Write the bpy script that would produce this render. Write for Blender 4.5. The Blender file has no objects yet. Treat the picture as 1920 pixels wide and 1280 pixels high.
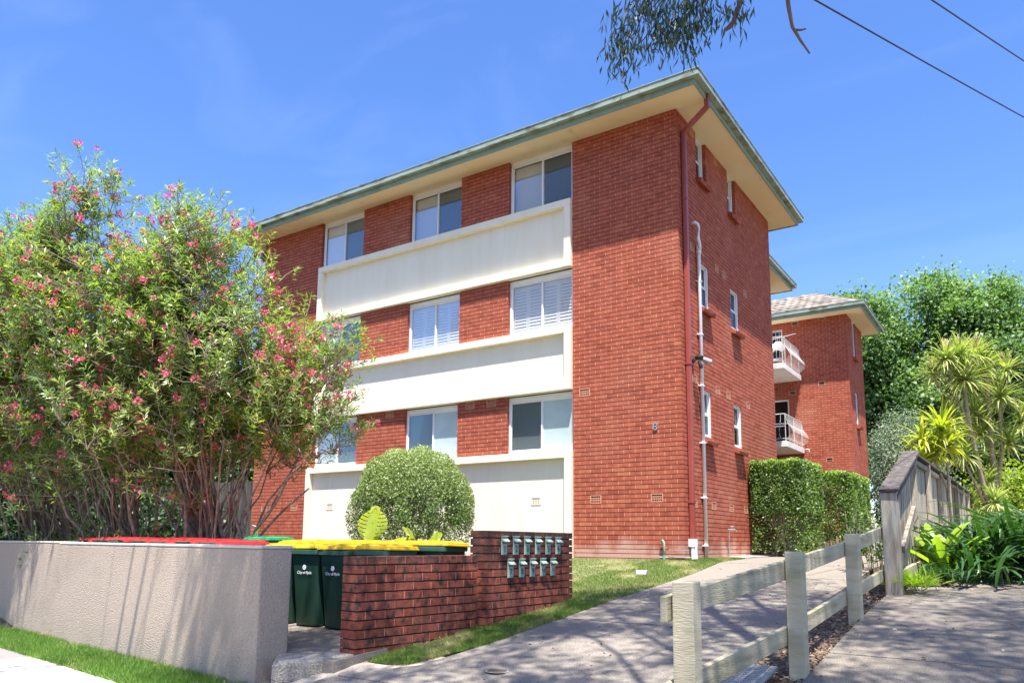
import bpy, bmesh, math, random
import numpy as np
from mathutils import Matrix, Vector
random.seed(7)
R = np.random.default_rng(7)
SC = bpy.context.scene
COL = SC.collection

# ------------------------------------------------------------------ camera
F_PX, PPY, PITCH, ROLL, YAW = 1430.30, 822.61, 0.1354, 0.0092, 0.5962
CAM = Vector((5.209, -13.267, 0.257))
fw = Vector((-math.sin(YAW) * math.cos(PITCH), math.cos(YAW) * math.cos(PITCH), math.sin(PITCH)))
rt0 = Vector((math.cos(YAW), math.sin(YAW), 0))
up0 = rt0.cross(fw)
rt = math.cos(ROLL) * rt0 + math.sin(ROLL) * up0
up = -math.sin(ROLL) * rt0 + math.cos(ROLL) * up0
cd = bpy.data.cameras.new('camera'); cam = bpy.data.objects.new('camera', cd); COL.objects.link(cam)
M = Matrix.Identity(4)
for i in range(3):
    M[i][0] = rt[i]; M[i][1] = up[i]; M[i][2] = -fw[i]; M[i][3] = CAM[i]
cam.matrix_world = M
cd.sensor_width = 36; cd.lens = F_PX / 1920 * 36
cd.shift_y = (PPY - 640) / 1920
cd.clip_start = .05; cd.clip_end = 2000
SC.camera = cam

# ------------------------------------------------------------------ sky, sun, exposure
SUN = Vector((0.206, -0.286, 1.0)).normalized()
wd = bpy.data.worlds.new('World'); SC.world = wd; wd.use_nodes = True
nt = wd.node_tree; nt.nodes.clear()
out = nt.nodes.new('ShaderNodeOutputWorld'); bg = nt.nodes.new('ShaderNodeBackground')
sky = nt.nodes.new('ShaderNodeTexSky'); sky.sky_type = 'NISHITA'; sky.sun_disc = False
sky.sun_elevation = math.asin(SUN.z); sky.sun_rotation = math.radians(144.2)
sky.air_density = 1.0; sky.dust_density = 1.2; sky.ozone_density = 2.5; sky.altitude = 50
hs = nt.nodes.new('ShaderNodeHueSaturation'); hs.inputs['Saturation'].default_value = 1.27; hs.inputs['Hue'].default_value = .512
hs.inputs['Value'].default_value = 1.1
tc = nt.nodes.new('ShaderNodeTexCoord'); mp = nt.nodes.new('ShaderNodeMapping')
mp.inputs['Rotation'].default_value = (0.25, 0.15, 0.9); mp.inputs['Scale'].default_value = (1.0, 5.5, 9.0)
nz = nt.nodes.new('ShaderNodeTexNoise'); nz.inputs['Scale'].default_value = 1.1; nz.inputs['Detail'].default_value = 7; nz.inputs['Distortion'].default_value = .7
rp = nt.nodes.new('ShaderNodeMapRange'); rp.inputs[1].default_value = .50; rp.inputs[2].default_value = .82; rp.inputs[4].default_value = .06
mx = nt.nodes.new('ShaderNodeMixRGB'); mx.inputs[2].default_value = (6.2, 7.0, 8.6, 1)
L = nt.links.new
L(sky.outputs[0], hs.inputs['Color']); L(tc.outputs['Generated'], mp.inputs[0]); L(mp.outputs[0], nz.inputs[0])
L(nz.outputs[0], rp.inputs[0]); L(rp.outputs[0], mx.inputs[0]); L(hs.outputs[0], mx.inputs[1]); L(mx.outputs[0], bg.inputs[0]); L(bg.outputs[0], out.inputs[0])
bg.inputs[1].default_value = 0.112
sd = bpy.data.lights.new('sun', 'SUN'); sd.energy = 5.0; sd.angle = math.radians(.53); sd.color = (1, .955, .88)
so = bpy.data.objects.new('sun', sd); COL.objects.link(so); so.rotation_euler = SUN.to_track_quat('Z', 'Y').to_euler(); so.location = (10, -10, 30)
vs = SC.view_settings; vs.view_transform = 'Standard'; vs.look = 'None'; vs.exposure = 1.32; vs.gamma = 1; vs.use_curve_mapping = False
SC.render.engine = 'CYCLES'
SC.cycles.max_bounces = 7; SC.cycles.transparent_max_bounces = 10; SC.cycles.diffuse_bounces = 4; SC.cycles.glossy_bounces = 3; SC.cycles.transmission_bounces = 4
SC.cycles.caustics_reflective = False; SC.cycles.caustics_refractive = False

# ------------------------------------------------------------------ materials
MAT = {}
def mat(name, c1, c2=None, scale=8, rough=.7, bump=0, bscale=40, tint=None, spec=.5, metal=0, trans=0, transc=None, stain=None, c3=None, s3=1.3, k3=(.5, .7), stretch=None, detail=4, bdist=.01, coat=0):
    m = bpy.data.materials.new(name); m.use_nodes = True; t = m.node_tree; N = t.nodes; N.clear(); K = t.links.new
    o = N.new('ShaderNodeOutputMaterial'); b = N.new('ShaderNodeBsdfPrincipled'); K(b.outputs[0], o.inputs[0])
    g = N.new('ShaderNodeNewGeometry'); pos = g.outputs['Position']
    if stretch:
        mm = N.new('ShaderNodeMapping'); mm.inputs['Scale'].default_value = stretch; K(pos, mm.inputs[0]); pos = mm.outputs[0]
    def noise(sc, det=4):
        n = N.new('ShaderNodeTexNoise'); n.inputs['Scale'].default_value = sc; n.inputs['Detail'].default_value = det; K(pos, n.inputs[0]); return n.outputs[0]
    def ramp(inp, a, c):
        r = N.new('ShaderNodeMapRange'); r.inputs[1].default_value = a; r.inputs[2].default_value = c; K(inp, r.inputs[0]); return r.outputs[0]
    def mix(f, a, c, mode='MIX'):
        x = N.new('ShaderNodeMixRGB'); x.blend_type = mode
        for i, v in ((0, f), (1, a), (2, c)):
            if hasattr(v, 'links'): K(v, x.inputs[i])
            elif isinstance(v, (int, float)): x.inputs[i].default_value = v
            else: x.inputs[i].default_value = (*v, 1)
        return x.outputs[0]
    if c2 is None: c2 = tuple(min(1, v * 1.18) for v in c1)
    col = mix(ramp(noise(scale, detail), .32, .68), c1, c2)
    if c3: col = mix(ramp(noise(s3, 5), *k3), col, c3)
    if tint:                       # per-piece colour: attribute tint 0..1 between these three colours
        a = N.new('ShaderNodeAttribute'); a.attribute_name = 'tint'
        cr = N.new('ShaderNodeValToRGB'); cr.color_ramp.elements[0].color = (*tint[0], 1); cr.color_ramp.elements[1].color = (*tint[-1], 1)
        for i, c in enumerate(tint[1:-1]):
            e = cr.color_ramp.elements.new((i + 1) / (len(tint) - 1)); e.color = (*c, 1)
        K(a.outputs['Fac'], cr.inputs[0]); col = mix(1.0, col, cr.outputs[0], 'MULTIPLY')
    if stain:                      # (z low, z high, colour, noise scale, strength)
        sx = N.new('ShaderNodeSeparateXYZ'); K(g.outputs['Position'], sx.inputs[0])
        zz = ramp(sx.outputs[2], stain[0], stain[1]); nn = noise(stain[3], 6)
        q = N.new('ShaderNodeMath'); q.operation = 'MULTIPLY'; K(zz, q.inputs[0]); K(nn, q.inputs[1])
        q2 = ramp(q.outputs[0], .22, .22 + .4 / stain[4]); col = mix(q2, col, stain[2])
    K(col, b.inputs['Base Color']); b.inputs['Roughness'].default_value = rough; b.inputs['Metallic'].default_value = metal
    b.inputs['Specular IOR Level'].default_value = spec; b.inputs['Coat Weight'].default_value = coat
    if bump:
        bp = N.new('ShaderNodeBump'); bp.inputs['Strength'].default_value = bump; bp.inputs['Distance'].default_value = bdist
        K(noise(bscale, 5), bp.inputs['Height']); K(bp.outputs[0], b.inputs['Normal'])
    if trans:
        tr = N.new('ShaderNodeBsdfTranslucent'); ms = N.new('ShaderNodeMixShader'); ms.inputs[0].default_value = trans
        tcx = mix(1.0, col, transc or (1.5, 1.6, .8), 'MULTIPLY'); K(tcx, tr.inputs[0])
        K(b.outputs[0], ms.inputs[1]); K(tr.outputs[0], ms.inputs[2]); K(ms.outputs[0], o.inputs[0])
    MAT[name] = m
    return m
BT = [(.80, .74, .70), (.92, .90, .88), (1, 1, 1), (1.06, 1.10, 1.06), (1.15, 1.35, 1.22)]
mat('brick', (.31, .075, .044), (.44, .120, .071), 7, .85, .5, 90, tint=BT, c3=(.42, .14, .09), s3=.6, k3=(.52, .75), spec=.25, detail=6, stain=(.75, -.1, (.52, .30, .24), 2.3, 2.2))
mat('brick_upper', (.31, .075, .044), (.44, .120, .071), 7, .85, .5, 90, tint=BT, c3=(.42, .14, .09), s3=.6, k3=(.52, .75), spec=.25, detail=6)
mat('bed_mortar_shaded', (.05, .02, .012), (.09, .035, .02), 20, .95)  # shadow of the raked bed joints is put into this dark tone
mat('perp_mortar', (.62, .27, .20), (.70, .36, .27), 9, .95)
mat('wall_brick', (.20, .062, .045), (.32, .098, .064), 9, .9, .8, 70, tint=[(.5, .5, .5), (.9, .8, .75), (1, 1, 1), (1.2, 1.1, 1.0)], spec=.2, c3=(.05, .04, .035), s3=14, k3=(.47, .68), detail=8, bdist=.014, stain=(-.40, .42, (.055, .038, .032), 5.5, 1.25))
mat('wall_perp', (.58, .15, .12), (.66, .26, .2), 9, .95, stain=(-.25, .42, (.10, .05, .04), 5, .8))
mat('wall_bed_shaded', (.05, .03, .025), (.08, .05, .04), 20, .95)  # dark colour stands for shadow in the deep bed joints
mat('render_cream', (.80, .74, .58), (.84, .79, .64), 1.2, .8, .06, 120, c3=(.68, .62, .47), s3=2.2, k3=(.6, .98), stretch=(2.5, 2.5, .45))
mat('soffit', (.84, .71, .45), (.88, .76, .51), 1.5, .8, c3=(.62, .48, .28), s3=2.5, k3=(.64, .85))
mat('fascia', (.22, .32, .25), (.27, .37, .30), 3, .45, c3=(.15, .2, .13), s3=4, k3=(.6, .8))
mat('gutter', (.25, .33, .27), (.32, .38, .31), 2, .4, c3=(.14, .13, .06), s3=3.5, k3=(.48, .68), stretch=(1, 1, 3))
mat('white_frame', (.78, .79, .80), (.84, .85, .86), 3, .35)
mat('white_blind', (.80, .80, .76), (.85, .85, .82), 3, .6)
mat('grey_blind', (.28, .30, .33), (.34, .36, .39), 3, .6)
mat('vent', (.52, .24, .145), (.62, .31, .20), 12, .85)
mat('vent_cream', (.74, .68, .5), (.8, .74, .58), 12, .8)
mat('dark_void', (.015, .014, .014), (.02, .02, .02), 5, .9)
mat('room', (.10, .10, .10), (.13, .13, .13), 5, .9)
mat('downpipe', (.28, .055, .04), (.33, .07, .05), 2, .35)
mat('pvc', (.78, .79, .82), (.83, .84, .86), 2, .3)
mat('galv', (.33, .35, .34), (.45, .47, .46), 15, .4, metal=.6)
mat('green_pipe', (.16, .25, .19), (.25, .33, .25), 12, .6)
mat('black_plastic', (.02, .02, .022), (.03, .03, .03), 5, .4)
mat('chrome_grey', (.25, .26, .28), (.6, .6, .6), 60, .35, metal=.5)
mat('stucco', (.40, .325, .26), (.52, .43, .35), 55, .95, 1.0, 75, c3=(.34, .28, .225), s3=1.1, k3=(.52, .8), bdist=.022, spec=.15, detail=6, stain=(-.95, -1.2, (.30, .27, .23), 2.5, 1.6))
mat('stucco_top', (.56, .50, .43), (.62, .55, .47), 14, .9, .3, 60)
mat('concrete', (.10, .09, .079), (.36, .315, .262), 130, .92, .35, 120, c3=(.17, .15, .13), s3=.9, k3=(.50, .9), detail=3, bdist=.006, spec=.2)
mat('concrete_pale', (.45, .43, .40), (.55, .52, .48), 70, .92, .3, 120, c3=(.5, .48, .45), s3=1.2, k3=(.5, .8), spec=.2)
mat('concrete_grey', (.20, .18, .18), (.27, .24, .24), 60, .92, .3, 120, spec=.2)
mat('concrete_drive', (.095, .083, .07), (.31, .27, .225), 120, .92, .4, 110, c3=(.12, .105, .09), s3=.8, k3=(.45, .85), detail=3, bdist=.006, spec=.2)
mat('exposed_aggregate', (.22, .20, .17), (.50, .45, .38), 60, .95, 1.0, 60, bdist=.02, spec=.2)
mat('soil', (.10, .075, .055), (.19, .15, .11), 12, .95, .8, 30, bdist=.03, c3=(.05, .038, .03), s3=2, k3=(.5, .7))
mat('sand', (.42, .35, .27), (.52, .44, .35), 25, .95, .8, 30, bdist=.02)
mat('lawn_ground', (.10, .125, .04), (.21, .20, .085), 9, .95, .8, 40, c3=(.30, .26, .15), s3=2.3, k3=(.58, .72))
mat('grass', (.9, .9, .9), (1, 1, 1), 4, .6, tint=[(.07, .15, .025), (.12, .22, .04), (.20, .27, .065), (.42, .38, .17)], trans=.35, spec=.3)
mat('verge_grass', (.9, .9, .9), (1, 1, 1), 4, .6, tint=[(.06, .15, .022), (.12, .25, .04), (.17, .30, .06), (.40, .40, .16)], trans=.35, spec=.3)
mat('bin_green', (.012, .040, .027), (.018, .054, .036), 3, .38, c3=(.10, .12, .09), s3=5, k3=(.66, .9), spec=.5)
mat('bin_rim', (.03, .085, .060), (.04, .10, .07), 3, .35)
mat('lid_yellow', (.66, .40, .012), (.80, .52, .02), 9, .45, c3=(.34, .20, .03), s3=9, k3=(.55, .8))
mat('lid_red', (.52, .02, .02), (.66, .04, .035), 9, .45, c3=(.30, .03, .03), s3=8, k3=(.58, .8))
mat('lid_green', (.02, .25, .10), (.03, .3, .13), 6, .35)
mat('rubber', (.02, .02, .02), (.03, .03, .03), 6, .8)
mat('white_print', (.75, .77, .8), (.8, .82, .85), 6, .6)
mat('mailbox', (.26, .36, .29), (.33, .42, .35), 8, .5, c3=(.5, .52, .46), s3=9, k3=(.6, .8))
mat('mailbox_dark', (.035, .045, .04), (.05, .06, .05), 8, .6)
mat('post_paint', (.43, .375, .25), (.54, .475, .33), 3, .8, .5, 26, stretch=(1, 1, 5), c3=(.27, .29, .13), s3=1.8, k3=(.56, .78), bdist=.008)
mat('rail_paint', (.38, .335, .22), (.48, .43, .295), 3, .8, .6, 26, stretch=(3, .5, 4), c3=(.20, .19, .09), s3=2.2, k3=(.50, .72), bdist=.008)
mat('old_wood', (.25, .215, .165), (.50, .45, .37), 6, .9, .9, 30, stretch=(3, 3, .35), c3=(.10, .085, .07), s3=2.5, k3=(.52, .75), tint=[(.7, .68, .66), (1, 1, 1), (1.25, 1.2, 1.12)], bdist=.01)
mat('cap_wood', (.045, .038, .034), (.13, .11, .10), 7, .9, .9, 30, stretch=(2, 2, 2), bdist=.01)
mat('dark_fence', (.035, .032, .028), (.11, .10, .085), 6, .9, .5, 30, stretch=(3, 3, .3), tint=[(.7, .7, .7), (1, 1, 1), (1.3, 1.3, 1.3)])
mat('bark_oleander', (.15, .115, .085), (.30, .24, .185), 14, .9, .6, 40, c3=(.13, .085, .06), s3=6, k3=(.5, .7))
mat('twig_grey', (.22, .18, .13), (.34, .29, .22), 20, .9)
mat('twig_dark', (.09, .055, .035), (.14, .09, .06), 20, .9)
mat('bark_dark', (.055, .045, .035), (.11, .09, .07), 5, .95, .8, 20)
mat('bark_gum', (.10, .07, .065), (.22, .155, .135), 6, .8, .5, 20, stretch=(1, 1, .4))
mat('bark_cord', (.26, .20, .14), (.45, .37, .27), 18, .95, .8, 40, stretch=(1, 1, 3))
LT = (1.5, 1.7, .7)
mat('leaf_oleander', (.95, .95, .95), (1, 1, 1), 5, .34, tint=[(.08, .16, .045), (.15, .25, .065), (.25, .34, .10), (.36, .43, .13), (.58, .52, .07)], trans=.42, transc=LT, spec=.6)
mat('petal_pink', (.9, .9, .9), (1, 1, 1), 5, .6, tint=[(.50, .02, .07), (.80, .05, .20), (.90, .14, .34), (.92, .35, .50)], trans=.3, transc=(1.1, 1, 1))
mat('leaf_bush', (.95, .95, .95), (1, 1, 1), 5, .45, tint=[(.08, .14, .04), (.16, .23, .07), (.30, .37, .15), (.50, .55, .33)], trans=.3, transc=LT, spec=.5)
mat('leaf_hedge', (.95, .95, .95), (1, 1, 1), 5, .42, tint=[(.06, .115, .04), (.115, .195, .055), (.22, .32, .085), (.42, .52, .11)], trans=.4, transc=LT, spec=.6)
mat('leaf_maple', (.95, .95, .95), (1, 1, 1), 5, .5, tint=[(.05, .115, .04), (.10, .19, .065), (.19, .30, .10), (.32, .43, .17)], trans=.42, transc=LT, spec=.5)
mat('leaf_dark', (.95, .95, .95), (1, 1, 1), 5, .5, tint=[(.02, .05, .015), (.035, .08, .02), (.06, .12, .03), (.14, .2, .03)], trans=.3, transc=LT)
mat('leaf_lime', (.95, .95, .95), (1, 1, 1), 5, .5, tint=[(.12, .2, .02), (.22, .31, .03), (.34, .42, .04), (.42, .46, .05)], trans=.45, transc=LT)
mat('leaf_olive', (.95, .95, .95), (1, 1, 1), 5, .5, tint=[(.13, .19, .12), (.19, .26, .16), (.28, .35, .23), (.36, .42, .29)], trans=.25, transc=(1.2, 1.3, .9))
mat('leaf_gum', (.95, .95, .95), (1, 1, 1), 5, .42, tint=[(.05, .085, .055), (.07, .12, .07), (.10, .15, .08), (.24, .14, .05)], trans=.18, transc=LT, spec=.6)
mat('leaf_cord', (.95, .95, .95), (1, 1, 1), 5, .4, tint=[(.17, .24, .06), (.28, .35, .10), (.43, .47, .18), (.56, .53, .26)], trans=.35, transc=LT, spec=.5)
mat('leaf_cord_yellow', (.95, .95, .95), (1, 1, 1), 5, .4, tint=[(.22, .30, .03), (.34, .40, .04), (.46, .46, .06), (.55, .5, .1)], trans=.45, transc=LT, spec=.5)
mat('flower_cord', (.50, .38, .20), (.6, .48, .28), 5, .8)
mat('strap_dark', (.03, .085, .02), (.06, .14, .035), 4, .3, trans=.25, transc=LT, spec=.6, stretch=(1, 1, 1))
mat('strap_bright', (.26, .40, .03), (.36, .48, .05), 4, .35, trans=.45, transc=LT, spec=.5)
mat('monstera', (.26, .33, .02), (.38, .42, .03), 4, .3, trans=.45, transc=LT, spec=.5)
mat('litter', (.95, .95, .95), (1, 1, 1), 4, .8, tint=[(.09, .05, .03), (.20, .12, .07), (.34, .24, .15), (.55, .48, .38)])
mat('tile', (.17, .145, .12), (.30, .255, .21), 5, .85, .5, 30, tint=[(.6, .6, .6), (1, 1, 1), (1.25, 1.2, 1.15)], c3=(.16, .14, .12), s3=1.1, k3=(.5, .75))
mat('slab_white', (.68, .67, .63), (.76, .75, .71), 3, .8, c3=(.25, .23, .2), s3=5, k3=(.62, .8))
mat('wire', (.02, .02, .025), (.02, .02, .025), 3, .5)
mat('iron', (.36, .35, .33), (.5, .49, .46), 20, .6)
mat('grate', (.40, .40, .38), (.52, .52, .5), 20, .5, metal=.3)
mat('rail_white', (.46, .45, .42), (.56, .55, .52), 5, .4)
mat('towel', (.80, .78, .78), (.72, .65, .66), 14, .9)
mat('far_roof', (.28, .29, .31), (.35, .36, .38), 6, .8)

def glass_mat(name, tintc, refl=.35, clear=.8):
    m = bpy.data.materials.new(name); m.use_nodes = True; t = m.node_tree; N = t.nodes; N.clear(); K = t.links.new
    o = N.new('ShaderNodeOutputMaterial'); tr = N.new('ShaderNodeBsdfTransparent'); gl = N.new('ShaderNodeBsdfGlossy'); gl.inputs['Roughness'].default_value = .02
    tr.inputs[0].default_value = (*[c * clear for c in tintc], 1); gl.inputs[0].default_value = (.9, .95, 1, 1)
    fr = N.new('ShaderNodeFresnel'); fr.inputs[0].default_value = 1.5
    a = N.new('ShaderNodeMath'); a.operation = 'MULTIPLY_ADD'; a.inputs[1].default_value = .38; a.inputs[2].default_value = refl * .05
    n = N.new('ShaderNodeTexNoise'); n.inputs['Scale'].default_value = 1.6; bp = N.new('ShaderNodeBump'); bp.inputs['Strength'].default_value = .03; K(n.outputs[0], bp.inputs['Height']); K(bp.outputs[0], gl.inputs['Normal'])
    K(fr.outputs[0], a.inputs[0]); ms = N.new('ShaderNodeMixShader'); K(a.outputs[0], ms.inputs[0]); K(tr.outputs[0], ms.inputs[1]); K(gl.outputs[0], ms.inputs[2]); K(ms.outputs[0], o.inputs[0])
    MAT[name] = m
glass_mat('glass', (1, 1, 1), .35, .97)
glass_mat('screen_glass', (.74, .78, .80), .3, .9)
mat('frosted', (.42, .53, .53), (.50, .60, .60), 3, .3, c3=(.7, .78, .76), s3=26, k3=(.66, .72))

# ------------------------------------------------------------------ object helpers
def props(o, label=None, cat=None, group=None, kind=None):
    if label: o['label'] = label
    if cat: o['category'] = cat
    if group: o['group'] = group
    if kind: o['kind'] = kind
    return o
def empty(name, loc=(0, 0, 0), rz=0, label=None, cat=None, group=None, kind=None, parent=None):
    o = bpy.data.objects.new(name, None); COL.objects.link(o); o.location = loc; o.rotation_euler = (0, 0, rz); o.empty_display_size = .2
    if parent: o.parent = parent
    return props(o, label, cat, group, kind)
def link(name, me, parent=None, loc=None, rot=None, scale=None, **kw):
    o = bpy.data.objects.new(name, me); COL.objects.link(o)
    if parent: o.parent = parent
    if loc is not None: o.location = loc
    if rot is not None: o.rotation_euler = rot
    if scale is not None: o.scale = scale
    return props(o, kw.get('label'), kw.get('cat'), kw.get('group'), kw.get('kind'))
class MB:
    def __init__(s): s.v = []; s.f = []; s.m = []; s.t = []
    def add(s, vs, fs, mi=0, t=.5):
        b = len(s.v); s.v += [tuple(v) for v in vs]
        for f in fs: s.f.append(tuple(b + i for i in f)); s.m.append(mi); s.t.append(t)
    def box(s, x0, x1, y0, y1, z0, z1, mi=0, t=.5):
        s.add([(x0, y0, z0), (x1, y0, z0), (x1, y1, z0), (x0, y1, z0), (x0, y0, z1), (x1, y0, z1), (x1, y1, z1), (x0, y1, z1)],
              [(0, 3, 2, 1), (4, 5, 6, 7), (0, 1, 5, 4), (1, 2, 6, 5), (2, 3, 7, 6), (3, 0, 4, 7)], mi, t)
    def hexa(s, p, mi=0, t=.5):    # 8 corners: bottom 4 then top 4
        s.add(p, [(0, 3, 2, 1), (4, 5, 6, 7), (0, 1, 5, 4), (1, 2, 6, 5), (2, 3, 7, 6), (3, 0, 4, 7)], mi, t)
    def tube(s, pts, rad, n=6, mi=0, t=.5, caps=True):
        pts = [Vector(p) for p in pts]; rad = [rad] * len(pts) if isinstance(rad, (int, float)) else rad
        vs = []; ref = None
        for i, p in enumerate(pts):
            d = (pts[min(i + 1, len(pts) - 1)] - pts[max(i - 1, 0)])
            d = d.normalized() if d.length > 1e-9 else Vector((0, 0, 1))
            if ref is None: ref = Vector((0, 0, 1)) if abs(d.z) < .9 else Vector((1, 0, 0))
            a = d.cross(ref).normalized(); b = d.cross(a); ref = -b if False else ref
            if abs(d.dot(ref)) > .98: ref = Vector((1, 0, 0)) if abs(d.x) < .9 else Vector((0, 1, 0))
            for k in range(n):
                w = 2 * math.pi * k / n; vs.append(p + (a * math.cos(w) + b * math.sin(w)) * rad[i])
        fs = [(i * n + k, i * n + (k + 1) % n, (i + 1) * n + (k + 1) % n, (i + 1) * n + k) for i in range(len(pts) - 1) for k in range(n)]
        if caps: fs += [tuple(range(n - 1, -1, -1)), tuple((len(pts) - 1) * n + k for k in range(n))]
        s.add(vs, fs, mi, t)
    def mesh(s, name, mats):
        me = bpy.data.meshes.new(name); me.from_pydata(s.v, [], s.f)
        for m in mats: me.materials.append(MAT[m])
        me.polygons.foreach_set('material_index', s.m)
        a = me.attributes.new('tint', 'FLOAT', 'FACE'); a.data.foreach_set('value', s.t); me.update(); return me
    def build(s, name, mats, parent=None, smooth=False, **kw):
        if isinstance(mats, str): mats = [mats]
        me = s.mesh(name, mats)
        if smooth: me.polygons.foreach_set('use_smooth', [True] * len(me.polygons))
        return link(name, me, parent, **kw)
def npmesh(name, V, Fc, m, tint=None):
    """V (n,3), Fc (k,4) or (k,3)"""
    me = bpy.data.meshes.new(name); V = np.asarray(V, dtype=np.float32); Fc = np.asarray(Fc, dtype=np.int32); k, c = Fc.shape
    me.vertices.add(len(V)); me.vertices.foreach_set('co', V.ravel()); me.loops.add(k * c); me.loops.foreach_set('vertex_index', Fc.ravel())
    me.polygons.add(k); me.polygons.foreach_set('loop_start', np.arange(k, dtype=np.int32) * c); me.polygons.foreach_set('loop_total', np.full(k, c, dtype=np.int32))
    me.materials.append(MAT[m])
    if tint is not None:
        a = me.attributes.new('tint', 'FLOAT', 'FACE'); a.data.foreach_set('value', np.asarray(tint, dtype=np.float32))
    me.update(calc_edges=True); return me
def unit(a): return a / (np.linalg.norm(a, axis=1, keepdims=True) + 1e-9)
def leaves(name, P, D, Ln, Wd, m, tint, parent=None, N=None, droop=.15, **kw):
    """one folded pointed leaf per row: base P, direction D, length, width"""
    n = len(P); D = unit(D); Ln = np.broadcast_to(Ln, n)[:, None]; Wd = np.broadcast_to(Wd, n)[:, None]
    if N is None: N = R.normal(size=(n, 3)) + np.array([0, 0, .8])
    S = unit(np.cross(D, N)); U = unit(np.cross(S, D)); mid = P + D * Ln * .45
    a = mid + S * Wd * .5 + U * Wd * .18; b = mid - S * Wd * .5 + U * Wd * .18; tip = P + D * Ln - U * Ln * droop
    V = np.stack([P, a, tip, b], 1).reshape(-1, 3); i = np.arange(n) * 4
    Fc = np.stack([i, i + 1, i + 2, i + 3], 1)
    me = npmesh(name, V, Fc, m, tint); return link(name, me, parent, **kw)
def clip(a, lo, hi): return max(lo, min(hi, a))

# ------------------------------------------------------------------ ground height
GY = [-40, -16, -10, -8.5, -6.3, -4.4, -2.3, 0, 3, 60]; GZ = [-1.6, -1.35, -1.15, -.93, -.66, -.44, -.26, -.05, 0, .05]
STREET = -1.13
def yw(x): return -8.55 - .1187 * (x + .85)         # street face line of the rendered wall
def g(x, y):
    b = float(np.interp(y, GY, GZ)) - .012 * max(x, 0)
    if x < 0.05 and y < yw(x) + .15:
        t = clip((.05 - x) / .8, 0, 1); b = b * (1 - t) + STREET * t
    return b
def grid(name, xs, ys, m, dz=0, zf=None, **kw):
    zf = zf or g
    V = [(x, y, zf(x, y) + dz) for y in ys for x in xs]; nx = len(xs)
    Fc = [(j * nx + i, j * nx + i + 1, (j + 1) * nx + i + 1, (j + 1) * nx + i) for j in range(len(ys) - 1) for i in range(nx - 1)]
    me = npmesh(name, V, Fc, m, [.5] * len(Fc)); return link(name, me, **kw)
gx = np.concatenate([[-300, -120, -60, -30], np.arange(-16, 16.01, .25), [20, 30, 60, 120, 300]])
gy = np.concatenate([[-300, -120, -60, -30], np.arange(-18, 8.01, .25), [12, 20, 30, 60, 120, 300]])
grid('ground', gx, gy, 'soil', -.05, kind='structure', label='bare brown earth under and between the gardens')
def panel(mb, lf, rf, y0, y1, z_up, th=.12, nx=4, ny=5, yskew=0, zf=None):
    """a slab of paving between x = lf(y) and rf(y), following the ground"""
    zf = zf or g; top = []; bot = []
    for j in range(ny + 1):
        for i in range(nx + 1):
            yb = y0 + (y1 - y0) * j / ny; xa, xb = lf(yb), rf(yb); x = xa + (xb - xa) * i / nx; y = yb + yskew * i / nx
            z = zf(x, y) + z_up; top.append((x, y, z)); bot.append((x, y, z - th))
    n = nx + 1; q = (ny + 1) * n; fs = []
    for j in range(ny):
        for i in range(nx):
            a = j * n + i; fs.append((a, a + 1, a + n + 1, a + n))
    rim = [i for i in range(nx)] + [(nx) + j * n for j in range(ny)] + [ny * n + nx - i for i in range(nx)] + [(ny - j) * n for j in range(ny)]
    for k in range(len(rim)):
        a, b = rim[k], rim[(k + 1) % len(rim)]; fs.append((b, a, a + q, b + q))
    mb.add(top + bot, fs)
def paving(name, label, mtl, lf, rf, joints, z_up, gap=.028, skew=0, zf=None, pname='concrete_panel', mats=None):
    root = empty(name, kind='structure', label=label)
    for i in range(len(joints) - 1):
        mb = MB(); panel(mb, lf, rf, joints[i] + gap / 2, joints[i + 1] - gap / 2, z_up, yskew=skew, zf=zf); mb.build(pname, mats[i] if mats else mtl, root)
    return root
def lerp_fn(pts):
    ys = [p[0] for p in pts]; xs = [p[1] for p in pts]
    return lambda y: float(np.interp(y, ys, xs))
PL = lerp_fn([(-16, -.3), (-9, -.25), (-8.3, .15), (-7.92, .54), (-7, .69), (-5.6, .76), (-4.2, .8), (-1.6, .78), (1.4, .55), (30, .55)])
paving('path', 'grey exposed concrete footway climbing past the side of the brick building', 'concrete', PL, lambda y: 3.12,
       [-16, -13.2, -10.9, -8.42, -5.66, -2.9, -.1, 2.7, 5.5, 8.3, 11.1, 14, 17, 20], .02, skew=.1)
paving('driveway', 'wide weathered grey driveway to the right of the timber fence', 'concrete_drive', lambda y: 3.66, lambda y: 7.1,
       [-17, -14, -11.4, -8.7, -6.0, -3.0, -1.4, 1.6, 4.6, 8, 12, 17], .0, skew=.12)
paving('driveway', 'right hand half of the wide weathered grey driveway', 'concrete_drive', lambda y: 7.115, lambda y: 11.5,
       [-17, -14, -11.4, -8.7, -6.0, -3.0, -1.4, 1.6, 4.6, 8, 12, 17], .0, skew=.12)
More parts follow.
